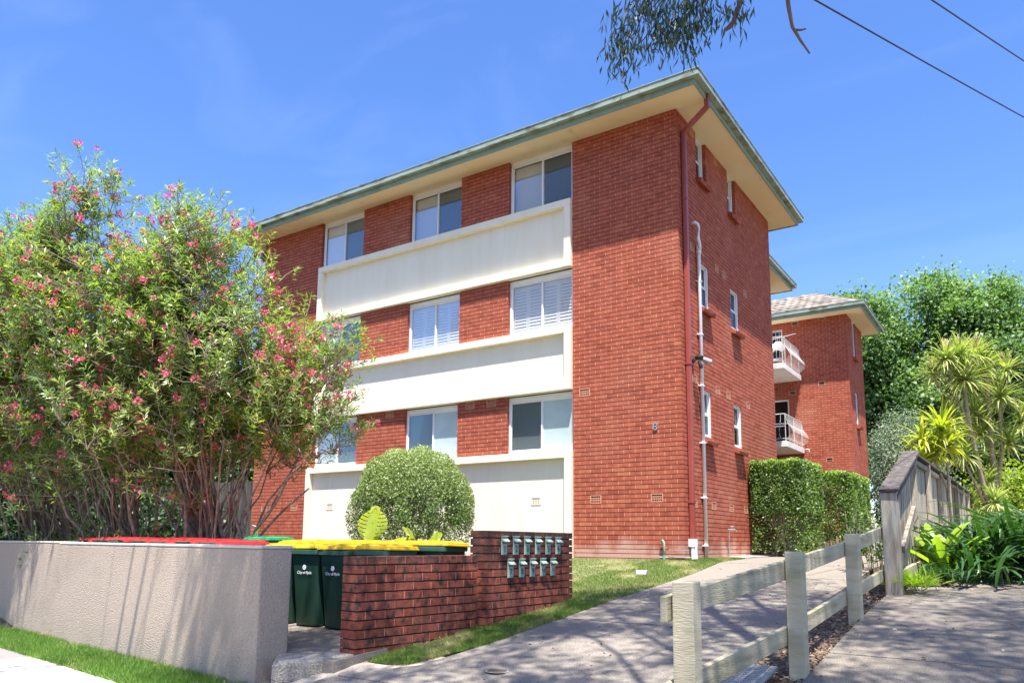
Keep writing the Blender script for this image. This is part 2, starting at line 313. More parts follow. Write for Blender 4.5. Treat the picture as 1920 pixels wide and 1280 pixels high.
# footpath of the street, seen bottom left
FA = -.1187
def foot(x0, x1, m, z):
    mb = MB(); e = []
    for x in (x0, x1):
        y = -8.93 + FA * (x + 3.5)
        e.append((x, y))
    (xa, ya), (xb, yb) = e
    dx, dy = .1187 * 2.2, -2.2
    mb.hexa([(xa + dx * -1, ya + dy, z - .12), (xb - dx, yb + dy, z - .12), (xb, yb, z - .12), (xa, ya, z - .12), (xa - dx, ya + dy, z), (xb - dx, yb + dy, z), (xb, yb, z), (xa, ya, z)])
    return mb
ft = empty('footpath', kind='structure', label='public concrete footpath along the street in the bottom left corner')
for x0, x1, m in ((-16, -13.4, 'concrete_grey'), (-13.38, -10.8, 'concrete_grey'), (-10.78, -8.1, 'concrete_grey'), (-8.08, -4.62, 'concrete_grey'), (-4.6, -2.2, 'concrete_pale'), (-2.18, .2, 'concrete_pale')):
    foot(x0, x1, m, STREET + .02).build('concrete_panel', m, ft)

# ------------------------------------------------------------------ brickwork
CH, BL = .086, .24
def sub_rect(rects, op):
    o = []
    ox0, ox1, oz0, oz1 = op
    for (a, b, c, d) in rects:
        if b <= ox0 or a >= ox1 or d <= oz0 or c >= oz1: o.append((a, b, c, d)); continue
        if a < ox0: o.append((a, ox0, c, d))
        if b > ox1: o.append((ox1, b, c, d))
        a2, b2 = max(a, ox0), min(b, ox1)
        if c < oz0: o.append((a2, b2, c, oz0))
        if d > oz1: o.append((a2, b2, oz1, d))
    return o
def rowlist(x0, x1, z0, z1, ops, ends=(0, 0), zoff=0, phase=0, gap=.012):
    """bricks and perpends of a wall; ends: corner quoins cut back on alternate rows at left/right"""
    out = []; perps = []; k = 0; z = z0
    while z < z1 - .01:
        zt = min(z + CH - gap, z1); a = x0 + (ends[0] if k % 2 else 0); b = x1 - (ends[1] if k % 2 else 0)
        s = b if ends[1] or True else a
        x = b; first = (k + phase) % 2 == 1 and not ends[1]
        w = .23 if not first else .11
        while x > a + .02:
            xl = max(x - w, a); out.append((xl, x, z, zt)); 
            if xl > a + .005: perps.append((max(xl - .010, a), xl, z, zt))
            x = xl - .010; w = .23
        z += CH; k += 1
    for op in ops:
        out = sub_rect(out, op); perps = sub_rect(perps, op)
    out = [r for r in out if r[1] - r[0] > .004 and r[3] - r[2] > .006]; perps = [r for r in perps if r[1] - r[0] > .004 and r[3] - r[2] > .02]
    return out, perps
def brick_wall(parent, x0, x1, z0, z1, ops, rz=0, origin=(0, 0, 0), ends=(0, 0), single=None, depth=.1, back=.2, mats=('brick', 'perp_mortar', 'bed_mortar_shaded'), top_full=False, bed=.020, gap=.012, phase=0, tvar=.5):
    """local frame: wall runs along x, its outer face is y = 0 looking to -y"""
    br, pp = rowlist(x0, x1, z0, z1, ops, ends, phase=phase, gap=gap)
    rot = Matrix.Rotation(rz, 4, 'Z'); rot.translation = Vector(origin)
    mb = MB(); n = 0; proto = []
    if single:
        for i in range(6):
            q = MB(); q.box(-.5, .5, 0, depth, -.5, .5, 0, [0.05, .3, .45, .6, .75, 1][i]); proto.append(q.mesh('brick', [mats[0]]))
    for (a, b, c, d) in br:
        j = random.uniform(-.0022, .0022); t = clip(random.gauss(.5, .2), 0, 1)
        if single and single(a, b, c, d) and n < 298:
            o = link('brick', proto[[0, 1, 2, 3, 4, 5][int(clip(t * 6, 0, 5))]], parent); o.scale = (b - a, 1, d - c)
            o.location = rot @ Vector(((a + b) / 2, j, (c + d) / 2)); o.rotation_euler = (0, 0, rz); n += 1
        else:
            mb.box(a, b, j, depth, c, d, 0, t)
    if ends[1]:      # joint beside the quoins laid from the other face
        k = 0; z = z0
        while z < z1 - .01:
            if k % 2: mb.box(x1 - .1205, x1 - .1095, .0035, depth - .01, z, min(z + CH - gap, z1), 1)
            z += CH; k += 1
    for (a, b, c, d) in pp: mb.box(a - .0005, b + .0005, .0035, depth - .01, c, d, 1)
    rects = [(x0 + .022, x1 - .022, z0, z1 - .02)]
    for op in ops: rects = sub_rect(rects, (op[0] - .008, op[1] + .008, op[2] - .004, op[3] + .004))
    for (a, b, c, d) in rects: mb.box(a, b, bed, back, c, d, 2)
    o = mb.build('brickwork', list(mats), parent, kind='stuff'); o.location = origin; o.rotation_euler = (0, 0, rz)
    return o

H, W, D = 8.70, 12.33, 6.33
BT_ = empty('apartment_building', label='three storey red brick apartment building with cream spandrels and green gutters', cat='building')
WZ = [(2.13, 3.34), (4.70, 5.93), (7.42, H)]
WX = [(-9.98, -8.44), (-6.86, -5.28), (-3.93, -2.32)]
front_ops = [(a, b, c, d) for a, b in WX for c, d in WZ]
# spandrel bands take the place of brick
front_ops += [(-10.13, -2.30, -1, 2.13), (-9.98, -2.32, 3.34, 4.70), (-9.98, -2.32, 5.93, 7.42)]
fv = [(-1.805, 1.05), (-.524, 1.042), (-2.044, 3.257), (-11.81, 1.067), (-10.612, 1.062), (-4.932, 3.262), (-4.35, 3.262), (-7.334, 3.262)]
def snap(z): return round((z + .6 - CH / 2) / CH) * CH - .6
def vent_rect(x, z): zz = snap(z - CH / 2 + .04); return (x - .12, x + .12, zz, zz + 2 * CH - .01)
front_ops += [vent_rect(x, z) for x, z in fv]
brick_wall(BT_, -W, 0, -.6, H, front_ops, ends=(0, .12), single=lambda a, b, c, d: a > -2.32 and -.1 < c < 2.75, mats=('brick', 'perp_mortar', 'bed_mortar_shaded'))
side_w = [(1.05, 1.63, 7.76, H), (3.02, 3.58, 7.76, H), (1.05, 1.63, 5.03, 5.94), (3.02, 3.58, 5.03, 5.94), (1.05, 1.60, 2.37, 3.31), (3.02, 3.55, 2.37, 3.31)]
sv = [(.70, 3.40), (2.01, 3.405), (2.686, 3.403), (4.069, 3.40), (.548, 1.025), (1.599, 1.024), (2.679, 1.02), (3.66, 1.012), (.726, 6.06), (2.155, 6.05), (2.636, 6.05), (4.11, 6.06), (.85, 8.6), (2.258, 8.60)]
side_ops = side_w + [vent_rect(x, z) for x, z in sv]
brick_wall(BT_, 0.0, D, -.6, H, side_ops, rz=math.pi / 2, ends=(0.0, 0), phase=1) if False else None
# the side wall starts behind the quoins of the front wall
def side_wall():
    br_ops = side_ops
    mb_ends = (.12, 0)
    return brick_wall(BT_, .001, D, -.6, H, br_ops, rz=math.pi / 2, ends=(0, 0), phase=1)
# front rows k odd are cut back by .12 at the corner, so side rows k odd start at 0 and k even start at .12
br, pp = rowlist(0, D, -.6, H, side_ops, ends=(0, 0), phase=1)
mb = MB()
for (a, b, c, d) in br:
    k = round((c + .6) / CH)
    if k % 2 == 0 and a < .12: a = .111
    if b - a < .004: continue
    mb.box(a, b, random.uniform(-.002, .002), .1095 if a < .05 else .1, c, d, 0, clip(random.gauss(.5, .2), 0, 1))
for (a, b, c, d) in pp:
    if a > .12: mb.box(a - .0005, b + .0005, .0035, .09, c, d, 1)
rects = [(.013, D - .002, -.6, H - .002)]
for op in side_ops: rects = sub_rect(rects, (op[0] - .008, op[1] + .008, op[2] - .004, op[3] + .004))
for (a, b, c, d) in rects: mb.box(a, b, .020, .1995, c, d, 2)
o = mb.build('brickwork', ['brick', 'perp_mortar', 'bed_mortar_shaded'], BT_, kind='stuff'); o.rotation_euler = (0, 0, math.pi / 2)
# plain walls of the far sides, a dark core behind the openings
mb = MB(); mb.box(-W, -.21, D - .2, D - .003, -.6, H - .003, 0, .5); mb.box(-W + .003, -W + .2, .21, D - .21, -.6, H - .004, 0, .5); mb.build('rear_wall', ['brick_upper'], BT_)
mb = MB(); mb.box(-W + .3, -.45, .45, D - .3, -.5, H - .05); mb.build('interior', ['room'], BT_)

# ------------------------------------------------------------------ building details (facade frame x, y, z; the side face is rotated)
def on_side(o):          # place a facade-frame object on the side face
    o.rotation_euler = (0, 0, math.pi / 2); return o
def airbrick(parent, x, z, side, m='vent', y=0):
    a, b, c, d = vent_rect(x, z); mb = MB(); e = .018; f = -.004
    mb.box(a, b, y + f, y + .05, c, c + e); mb.box(a, b, y + f, y + .05, d - e, d); mb.box(a, a + e, y + f, y + .05, c + e, d - e); mb.box(b - e, b, y + f, y + .05, c + e, d - e)
    for i in range(1, 5):
        xx = a + e + (b - a - 2 * e) * i / 5; mb.box(xx - .006, xx + .006, y + .004, y + .045, c + e, d - e)
    for i in range(1, 3):
        zz = c + e + (d - c - 2 * e) * i / 3; mb.box(a + e, b - e, y + .002, y + .046, zz - .008, zz + .008)
    mb.box(a + .002, b - .002, y + .055, y + .07, c, d, 1)
    o = mb.build('air_brick', [m, 'dark_void'], parent)
    if side: on_side(o)
    return o
for x, z in fv: airbrick(BT_, x, z, False)
for x, z in sv: airbrick(BT_, x, z, True)
# spandrels: raised rim round a recessed render panel
def spandrel(x0, x1, z0, z1, bottom=True):
    root = empty('spandrel', parent=BT_)
    rim = .155; mb = MB(); y0, y1 = -.10, .06
    mb.box(x0, x1, y0, y1, z1 - rim, z1); zb = z0
    if bottom: mb.box(x0, x1, y0, y1, z0, z0 + rim); zb = z0 + rim
    mb.box(x0, x0 + rim, y0, y1, zb, z1 - rim); mb.box(x1 - rim, x1, y0, y1, zb, z1 - rim)
    o = mb.build('rim', 'render_cream', root)
    bv = o.modifiers.new('bevel', 'BEVEL'); bv.width = .008; bv.segments = 2
    mb = MB(); mb.box(x0 + rim, x1 - rim, .022, .1, zb, z1 - rim); mb.build('panel', 'render_cream', root)
    return root
spandrel(-10.12, -2.31, -.6, 2.115, False); spandrel(-9.98, -2.318, 3.355, 4.69); spandrel(-9.98, -2.318, 5.945, 7.42)
for x, z in ((-3.197, 1.058), (-9.30, 1.08)): airbrick(BT_, x, z, False, 'vent_cream', .018)

def window(x0, x1, z0, z1, kind, side=False):
    root = empty('window', parent=BT_); yo = .075 if not side or z0 > 7 else .022
    fr = .045
    if kind in ('top', 'ground') : z1 -= .0
    mb = MB()
    head = .10 if not side else .03
    # outer frame
    mb.box(x0, x1, yo, yo + .07, z1 - head, z1); mb.box(x0, x1, yo, yo + .07, z0, z0 + fr)
    mb.box(x0, x0 + fr, yo, yo + .07, z0 + fr, z1 - head); mb.box(x1 - fr, x1, yo, yo + .07, z0 + fr, z1 - head)
    if not side: mb.box(x0 + fr, x1 - fr, yo + .022, yo + .06, z1 - head - .02, z1 - head)
    o = mb.build('frame', 'white_frame', root); bv = o.modifiers.new('bevel', 'BEVEL'); bv.width = .004
    ia, ib, ja, jb = x0 + fr, x1 - fr, z0 + fr, z1 - head - (.02 if not side else 0)
    objs = [o]
    if side:
        zm = (ja + jb) / 2
        for k, (a, b) in enumerate(((ja, zm - .012), (zm + .012, jb))):
            s = MB(); yy = yo + .03 + .02 * k; w = .022
            s.box(ia, ib, yy, yy + .018, a, a + w); s.box(ia, ib, yy, yy + .018, b - w, b); s.box(ia, ia + w, yy, yy + .018, a + w, b - w); s.box(ib - w, ib, yy, yy + .018, a + w, b - w)
            so_ = s.build('sash', 'white_frame', root); objs.append(so_)
            p = MB(); p.box(ia + w, ib - w, yy + .006, yy + .012, a + w, b - w); objs.append(p.build('pane', 'screen_glass' if kind == 'dark' else 'glass', root))
        p = MB(); p.box(ia, ib, yo + .13, yo + .14, ja, jb); objs.append(p.build('blind', 'grey_blind' if kind == 'dark' else 'white_blind', root))
        # sloping sill of header bricks
        sr = empty('sill', parent=root); n = int((x1 - x0 + .1) / .12) + 1
        for i in range(6):
            a = x0 - .03 + i * (x1 - x0 + .08) / 6; b = a + (x1 - x0 + .08) / 6 - .012
            s = MB(); s.hexa([(a, -.10, z0 - .165), (b, -.10, z0 - .165), (b, .1, z0 - .085), (a, .1, z0 - .085), (a, -.125, z0 - .095), (b, -.125, z0 - .095), (b, .075, z0 - .004), (a, .075, z0 - .004)], 0, random.random())
            objs.append(s.build('brick', 'brick_upper', sr))
        on_side(root)
        return root
    xm = (ia + ib) / 2 + .02
    for k, (a, b) in enumerate(((ia, xm + .01), (xm - .01, ib))):
        yy = yo + (.014 if k == 0 else .036); w = .03
        s = MB(); s.box(a, b, yy, yy + .018, ja, ja + w); s.box(a, b, yy, yy + .018, jb - w * .7, jb); s.box(a, a + w, yy, yy + .018, ja + w, jb - w * .7); s.box(b - w, b, yy, yy + .018, ja + w, jb - w * .7)
        s.build('sash', 'white_frame', root)
        m = 'glass'
        if kind in ('roller', 'venetian', 'plain') and k == 1: m = 'screen_glass'
        if kind == 'frosted': m = 'screen_glass' if k == 0 else 'frosted'
        if kind == 'vertical' and k == 1: m = 'screen_glass'
        p = MB(); p.box(a + w, b - w, yy + .006, yy + .012, ja + w, jb - w * .7); p.build('pane', m, root)
    yb = yo + .075
    if kind == 'venetian':
        s = MB(); nn = int((jb - ja) / .032)
        for i in range(nn):
            z = ja + .02 + i * (jb - ja - .04) / nn; s.hexa([(ia, yb, z), (ib, yb, z), (ib, yb + .022, z + .016), (ia, yb + .022, z + .016), (ia, yb, z + .002), (ib, yb, z + .002), (ib, yb + .022, z + .018), (ia, yb + .022, z + .018)])
        s.build('venetian_blind', 'white_blind', root)
        s = MB(); s.box(ia, ib, yb + .04, yb + .045, ja, jb); s.build('curtain', 'white_blind', root)
    elif kind == 'shutter':
        for k in range(4):
            a = ia + (ib - ia) * k / 4; b = a + (ib - ia) / 4; sh = empty('shutter', parent=root); s = MB(); st = .045
            s.box(a, a + st, yb, yb + .028, ja, jb); s.box(b - st, b - .003, yb, yb + .028, ja, jb); s.box(a + st, b - st, yb, yb + .028, ja, ja + .08); s.box(a + st, b - st, yb, yb + .028, jb - .07, jb)
            s.build('stile_frame', 'white_blind', sh); n = 13; q = MB(); wx = b - a - 2 * st
            q.hexa([(0, -.012, -.034), (wx, -.012, -.034), (wx, .002, .030), (0, .002, .030), (0, -.017, -.031), (wx, -.017, -.031), (wx, -.003, .033), (0, -.003, .033)])
            me = q.mesh('louvre', ['white_blind'])
            for i in range(n):
                z = ja + .08 + (jb - ja - .15) * (i + .5) / n; link('louvre', me, sh, loc=(a + st, yb + .014, z))
        s = MB(); s.box(ia, ib, yb + .10, yb + .11, ja, jb); s.build('room_beyond', 'room', root)
    elif kind == 'vertical':
        n = 22; q = MB(); ww = (ib - ia) / n; q.hexa([(0, 0, ja), (ww * .98, .03, ja), (ww * .98, .033, ja), (0, .003, ja), (0, 0, jb), (ww * .98, .03, jb), (ww * .98, .033, jb), (0, .003, jb)])
        me = q.mesh('vertical_slat', ['white_blind'])
        for i in range(n): link('vertical_slat', me, root, loc=(ia + i * ww, yb, 0))
        s = MB(); s.box(ia, ib, yb + .06, yb + .07, ja, jb); s.build('room_beyond', 'room', root)
    else:
        s = MB(); xs = ia + .01
        if kind == 'frosted': s.box(xs, ib - .01, yb, yb + .01, ja, jb); s.build('roller_blind', 'white_blind', root)
        else: s.box(xs, ib - .01, yb, yb + .01, ja, jb); s.build('roller_blind', 'white_blind', root)
    return root
kinds = [['vertical', 'roller', 'plain'], ['frosted', 'shutter', 'venetian'], ['frosted', 'shutter', 'venetian']]
for i, (a, b) in enumerate(WX):
    for j, (c, d) in enumerate(WZ):
        window(a + .002, b - .002, c + (.0 if j else .0), d, kinds[i][j])
for i, (a, b, c, d) in enumerate(side_w): window(a, b, c, d, 'light' if i < 2 else 'dark', side=True)

# roof, eaves
def eaves(B, x0, x1, y0, y1, z, hf=.20, rise=22, tiles=True, o=.62):
    fs = MB(); g_ = MB(); X0, X1, Y0, Y1 = x0 - o, x1 + o, y0 - o, y1 + o
    t = .028
    fs.box(X0, X1, Y0, Y0 + t, z - .03, z + hf); fs.box(X0, X1, Y1 - t, Y1, z - .03, z + hf)
    fs.box(X0, X0 + t, Y0 + t, Y1 - t, z - .03, z + hf); fs.box(X1 - t, X1, Y0 + t, Y1 - t, z - .03, z + hf)
    fs.build('fascia', 'fascia', B)
    zl, zh = z + .075, z + .19; w = .115
    def ring(p, q, za, zb):       # square ring between offsets p<q
        a, b, c, d = X0 - p, X1 + p, Y0 - p, Y1 + p; A, Bx, Cc, Dd = X0 - q, X1 + q, Y0 - q, Y1 + q
        g_.box(A, Bx, Cc, c, za, zb); g_.box(A, Bx, d, Dd, za, zb); g_.box(A, a, c, d, za, zb); g_.box(b, Bx, c, d, za, zb)
    ring(.001, w, zl, zl + .006); ring(w - .006, w, zl + .006, zh); ring(w - .018, w + .012, zh, zh + .016); ring(.001, .008, zl + .006, zh + .02)
    g_.build('gutter', 'gutter', B)
    # soffit boards with narrow joints
    n = max(2, int((X1 - X0) / 2.4)); st = (X1 - X0 - 2 * t) / n
    for i in range(n):
        a = X0 + t + i * st
        for yy0, yy1 in ((Y0 + t, y0 + .1), (y1 - .1, Y1 - t)):
            s = MB(); s.box(a + .003, a + st - .003, yy0, yy1, z - .006, z + .006); s.build('soffit_board', 'soffit', B)
    n = max(2, int((y1 - y0) / 2.2)); st = (y1 - y0 - .2) / n
    for i in range(n):
        a = y0 + .1 + i * st
        for xx0, xx1 in ((X0 + t, x0 + .1), (x1 - .1, X1 - t)):
            s = MB(); s.box(xx0, xx1, a + .003, a + st - .003, z - .006, z + .006); s.build('soffit_board', 'soffit', B)
    # hipped roof with courses of tiles
    e = .06; A0, A1, C0, C1 = X0 - e, X1 + e, Y0 - e, Y1 + e; half = min(A1 - A0, C1 - C0) / 2; zr = z + .20; sl = math.tan(math.radians(rise))
    m = MB(); step = .33; n = int(half / step)
    for k in range(n):
        i0 = k * step; i1 = min((k + 1) * step + .03, half); za = zr + i0 * sl + .03; zb = zr + i1 * sl
        a0, a1, c0, c1 = A0 + i0, A1 - i0, C0 + i0, C1 - i0; b0, b1, d0, d1 = A0 + i1, A1 - i1, C0 + i1, C1 - i1
        if b1 < b0: b0 = b1 = (b0 + b1) / 2
        if d1 < d0: d0 = d1 = (d0 + d1) / 2
        lo = [(a0, c0), (a1, c0), (a1, c1), (a0, c1)]; hi = [(b0, d0), (b1, d0), (b1, d1), (b0, d1)]
        for q in range(4):
            p1, p2, h1, h2 = lo[q], lo[(q + 1) % 4], hi[q], hi[(q + 1) % 4]
            ln = math.hypot(p2[0] - p1[0], p2[1] - p1[1]); nt_ = max(1, int(ln / .3)) if tiles else 1
            for u in range(nt_):
                f0, f1 = u / nt_, (u + 1) / nt_; fm = (f0 + f1) / 2
                def L2(a, b, f): return (a[0] + (b[0] - a[0]) * f, a[1] + (b[1] - a[1]) * f)
                q0, q1, q2 = L2(p1, p2, f0), L2(p1, p2, f1), L2(p1, p2, fm); r0, r1, r2 = L2(h1, h2, f0), L2(h1, h2, f1), L2(h1, h2, fm)
                hb = .035
                m.add([(*q0, za), (*q2, za + hb), (*q1, za), (*r1, zb), (*r2, zb + hb), (*r0, zb), (*q0, za - .03), (*q1, za - .03)], [(0, 1, 4, 5), (1, 2, 3, 4), (6, 7, 2, 1, 0)], 0, random.random())
    m.build('roof_tiles', 'tile', B, kind='stuff')
eaves(BT_, -W, 0, 0, D, H)
mb = MB(); mb.box(-W + .1, -.1, .1, D - .1, H + .008, H + .05); mb.build('ceiling', 'room', BT_)
# small dark bracket box under the left eave
mb = MB(); mb.box(-W - .30, -W - .002, .05, .25, 8.22, 8.44); mb.build('alarm_box', 'black_plastic', BT_)

# downpipe and waste pipe
dp = empty('downpipe', parent=BT_)
mb = MB()
def sqpipe(mb, pts, w, d=None):
    d = d or w
    for p, q in zip(pts[:-1], pts[1:]):
        p, q = Vector(p), Vector(q); v = (q - p).normalized(); ref = Vector((0, 1, 0)) if abs(v.y) < .9 else Vector((1, 0, 0))
        a = v.cross(ref).normalized() * w / 2; b = v.cross(a).normalized() * d / 2
        p = p - v * w * .25; q = q + v * w * .25
        mb.hexa([p - a - b, p + a - b, p + a + b, p - a + b, q - a - b, q + a - b, q + a + b, q - a + b])
sqpipe(mb, [(.62, .02, H + .11), (.62, .02, H - .16)], .085); sqpipe(mb, [(.62, .025, H - .16), (.062, .24, H - .40)], .086); sqpipe(mb, [(.062, .24, H - .40), (.062, .24, .34)], .088)
o = mb.build('pipe', 'downpipe', dp); bv = o.modifiers.new('bevel', 'BEVEL'); bv.width = .008
mb = MB()
for z in (6.9, 3.62, 1.02): mb.box(.0, .115, .185, .295, z, z + .03)
mb.build('strap', 'downpipe', dp)
mb = MB(); mb.box(.003, .125, .17, .31, .22, .36); mb.tube([(.075, .24, .25), (.085, .24, -.08)], .062, 12); mb.tube([(.085, .24, -.01), (.085, .24, -.05)], .085, 12); mb.build('stormwater_shoe', 'pvc', dp, smooth=False)
wp = empty('waste_pipe', parent=BT_)
mb = MB(); mb.tube([(.0, .72, 6.60), (.07, .725, 6.605), (.115, .75, 6.57), (.12, .775, 6.48), (.10, .80, 6.30), (.11, .83, 6.20), (.10, .87, 6.14), (.07, .90, 6.16)], .032, 10)
mb.tube([(.07, .90, 6.22), (.07, .90, 6.10)], .052, 10); mb.tube([(.07, .90, 6.20), (.055, .93, 5.9), (.052, .955, .0)], .036, 10)
mb.tube([(.07, .90, 6.08), (.066, .905, 6.02)], .05, 10)
mb.build('pipe', 'pvc', wp, smooth=True)
for z in (5.45, 4.36, 3.33, 2.2, 1.14, .23):
    mb = MB(); mb.box(.0, .094, .945 - .044, .945 + .044, z, z + .02); mb.box(.0, .02, .86, .9, z, z + .02); mb.build('clip', 'pvc', wp)
# camera / flood light cluster
fl = empty('security_light', (0, 0, 0), label='black twin head security light on the side wall beside the white pipe', cat='light')
mb = MB(); mb.tube([(0, .55, 3.76), (.05, .55, 3.76)], .055, 12); mb.tube([(.05, .55, 3.76), (.13, .56, 3.80)], .02, 8); mb.build('mount', 'black_plastic', fl)
mb = MB(); mb.tube([(.10, .50, 3.81), (.18, .46, 3.79), (.24, .43, 3.76)], [.03, .045, .05], 12); mb.build('lamp_head', 'black_plastic', fl)
mb = MB(); mb.tube([(.12, .62, 3.82), (.22, .68, 3.78), (.32, .73, 3.73)], [.035, .05, .055], 12); mb.build('lamp_head', 'chrome_grey', fl)
mb = MB(); mb.tube([(.13, .57, 3.76), (.17, .58, 3.66), (.18, .58, 3.60)], [.02, .04, .03], 10); mb.build('sensor', 'black_plastic', fl)

def text(body, size, m, parent, loc, rot, ext=.004, name='lettering', **kw):
    c = bpy.data.curves.new(name, 'FONT'); c.body = body; c.size = size; c.extrude = ext; c.align_x = 'CENTER'; c.align_y = 'CENTER'; c.materials.append(MAT[m])
    t_ = bpy.data.objects.new('t', c); COL.objects.link(t_); dg = bpy.context.evaluated_depsgraph_get(); me = bpy.data.meshes.new_from_object(t_.evaluated_get(dg)); bpy.data.objects.remove(t_)
    me.name = name; o = bpy.data.objects.new(name, me); COL.objects.link(o); o.parent = parent; o.location = loc; o.rotation_euler = rot; return props(o, kw.get('label'), kw.get('cat'))
n8 = text('8', .20, 'chrome_grey', None, (-.531, -.013, 2.446), (math.pi / 2, 0, 0), .010, 'house_number', label='grey metal house number 8 screwed to the brick corner pier', cat='house number')
tp = empty('riser_pipe', label='short green painted pipe with valve standing at the foot of the brick corner', cat='pipe')
mb = MB(); mb.tube([(-.44, -.05, .31), (-.40, -.06, .33), (-.37, -.07, .29), (-.37, -.07, -.06)], .022, 8); mb.build('pipe', 'green_pipe', tp, smooth=True)
mb = MB(); mb.tube([(-.45, -.07, .02), (-.29, -.07, .02)], .018, 8); mb.tube([(-.37, -.07, -.05), (-.37, -.07, .06)], .034, 8); mb.build('valve', 'green_pipe', tp)
mb = MB(); mb.tube([(-.29, -.05, .16), (.1, -.04, .16)], .009, 6); mb.tube([(-.2, -.03, .03), (.12, -.02, .03)], .012, 6); mb.build('thin_pipe', 'galv', tp)
tpp = empty('garden_tap', label='garden tap on a thin standpipe at the foot of the side wall', cat='tap')
mb = MB(); mb.tube([(.07, 2.25, -.02), (.07, 2.25, .55), (.10, 2.28, .57)], .012, 8); mb.build('standpipe', 'galv', tpp)
mb = MB(); mb.tube([(.05, 2.22, .57), (.16, 2.34, .57), (.19, 2.37, .53)], .018, 8); mb.tube([(.12, 2.29, .58), (.12, 2.29, .63)], .01, 6); mb.tube([(.09, 2.26, .635), (.15, 2.32, .635)], .008, 6); mb.build('tap_head', 'galv', tpp)
tp2 = empty('garden_tap', label='bent garden tap at the left end of the brick front', cat='tap')
mb = MB(); mb.tube([(-11.95, -.06, -.3), (-11.95, -.06, .62)], .015, 8); mb.build('standpipe', 'galv', tp2)
mb = MB(); mb.tube([(-11.95, -.06, .62), (-12.06, -.14, .66), (-12.1, -.15, .6)], .02, 8); mb.build('tap_head', 'galv', tp2)

# middle wing (only its eave corner shows) and the rear building
MW = empty('middle_wing', label='recessed middle wing whose eave corner shows behind the front block', cat='building')
brick_wall(MW, .3, 5.0, -.4, H - .05, [], rz=math.pi / 2, origin=(-1.45, D + .2, 0), mats=('brick_upper', 'perp_mortar', 'bed_mortar_shaded'))
mb = MB(); mb.box(-9, -1.66, D + .3, D + 5.2, -.4, H - .06); mb.build('wall', 'brick_upper', MW)
eaves(MW, -8.9, -1.45, D + .4, D + 5.2, H - .05, tiles=False)
RB = empty('rear_apartment_block', label='smaller red brick block behind with tiled hip roof and two balconies', cat='building')
RY = 16.0; RX = 0.10; RD = 3.0
r_front_vents = [(-.95, 7.15), (-.5, 8.45), (-1.8, 8.45), (-1.7, 5.85), (-1.45, 3.3), (-.8, 3.9)]
rv = [(-1.72, 8.52), (-.75, 8.66), (-.85, 6.16), (-.70, 3.28), (-1.9, 5.9)]
rops = [(a - .12 - RX, a + .12 - RX, snap(z), snap(z) + 2 * CH - .01) for a, z in rv] + [(-4.3 - RX, -2.2 - RX, 7.3, 8.45), (-3.4 - RX, -2.05 - RX, 3.95, 5.72), (-3.4 - RX, -2.4 - RX, 6.72, 7.3)]
brick_wall(RB, -5, 0, 1.2, H, [(a, b, c, d) for a, b, c, d in rops], origin=(RX, RY, 0), ends=(0, .12), mats=('brick_upper', 'perp_mortar', 'bed_mortar_shaded'))
for a, z in rv:
    mb = MB(); c = snap(z); mb.box(a - .12, a + .12, RY - .004, RY + .03, c, c + .02); mb.box(a - .12, a + .12, RY - .004, RY + .03, c + .142, c + .162); mb.box(a - .12, a - .1, RY - .004, RY + .03, c + .02, c + .142); mb.box(a + .1, a + .12, RY - .004, RY + .03, c + .02, c + .142)
    mb.box(a - .1, a + .1, RY + .012, RY + .03, c + .06, c + .075); mb.box(a - .1, a + .1, RY + .04, RY + .05, c + .02, c + .142, 1); mb.build('air_brick', ['vent', 'dark_void'], RB)
br, pp = rowlist(0, RD, 1.2, H, [(1.0, 1.55, 7.35, H), (1.0, 1.55, 4.75, 5.95)], phase=1); mb = MB()
for (a, b, c, d) in br:
    k = round((c - 1.2) / CH)
    if k % 2 == 0 and a < .12: a = .111
    if b - a > .004: mb.box(a, b, random.uniform(-.002, .002), .1095 if a < .05 else .1, c, d, 0, clip(random.gauss(.5, .2), 0, 1))
for (a, b, c, d) in pp:
    if a > .12: mb.box(a, b, .0035, .09, c, d, 1)
rects = [(.013, RD, 1.2, H - .002)]
for op in [(1.0, 1.55, 7.35, H), (1.0, 1.55, 4.75, 5.95)]: rects = sub_rect(rects, op)
for (a, b, c, d) in rects: mb.box(a, b, .020, .1995, c, d, 2)
o = mb.build('brickwork', ['brick_upper', 'perp_mortar', 'bed_mortar_shaded'], RB, kind='stuff'); o.rotation_euler = (0, 0, math.pi / 2); o.location = (RX, RY, 0)
mb = MB(); mb.box(-9, RX - .35, RY + .35, RY + RD, -.2, H - .02); mb.build('interior', 'room', RB)
mb = MB(); mb.box(-5, RX - .003, RY + .003, RY + RD - .003, -.2, 1.198); mb.build('plinth_wall', 'brick_upper', RB)
eaves(RB, -9, RX, RY, RY + RD, H, rise=30)
for z0, z1 in ((7.35, H), (4.75, 5.95)):
    wr = empty('window', parent=RB); mb = MB(); X = RX - .035; y0, y1 = RY + 1.0, RY + 1.55
    for (a, b, c, d) in ((y0, y1, z0, z0 + .07), (y0, y1, z1 - .07, z1), (y0, y0 + .09, z0 + .07, z1 - .07), (y1 - .09, y1, z0 + .07, z1 - .07)): mb.box(X - .05, X, a, b, c, d)
    mb.build('frame', 'white_frame', wr); mb = MB(); mb.box(X - .04, X - .03, y0 + .05, y1 - .05, z0 + .05, z1 - .05); mb.build('pane', 'screen_glass', wr)
    mb = MB(); mb.hexa([(RX - .05, y0 - .02, z0 - .16), (RX + .12, y0 - .02, z0 - .19), (RX + .12, y1 + .02, z0 - .19), (RX - .05, y1 + .02, z0 - .16), (RX - .05, y0 - .02, z0 - .02), (RX + .14, y0 - .02, z0 - .1), (RX + .14, y1 + .02, z0 - .1), (RX - .05, y1 + .02, z0 - .02)]); mb.build('sill', 'brick_upper', wr)
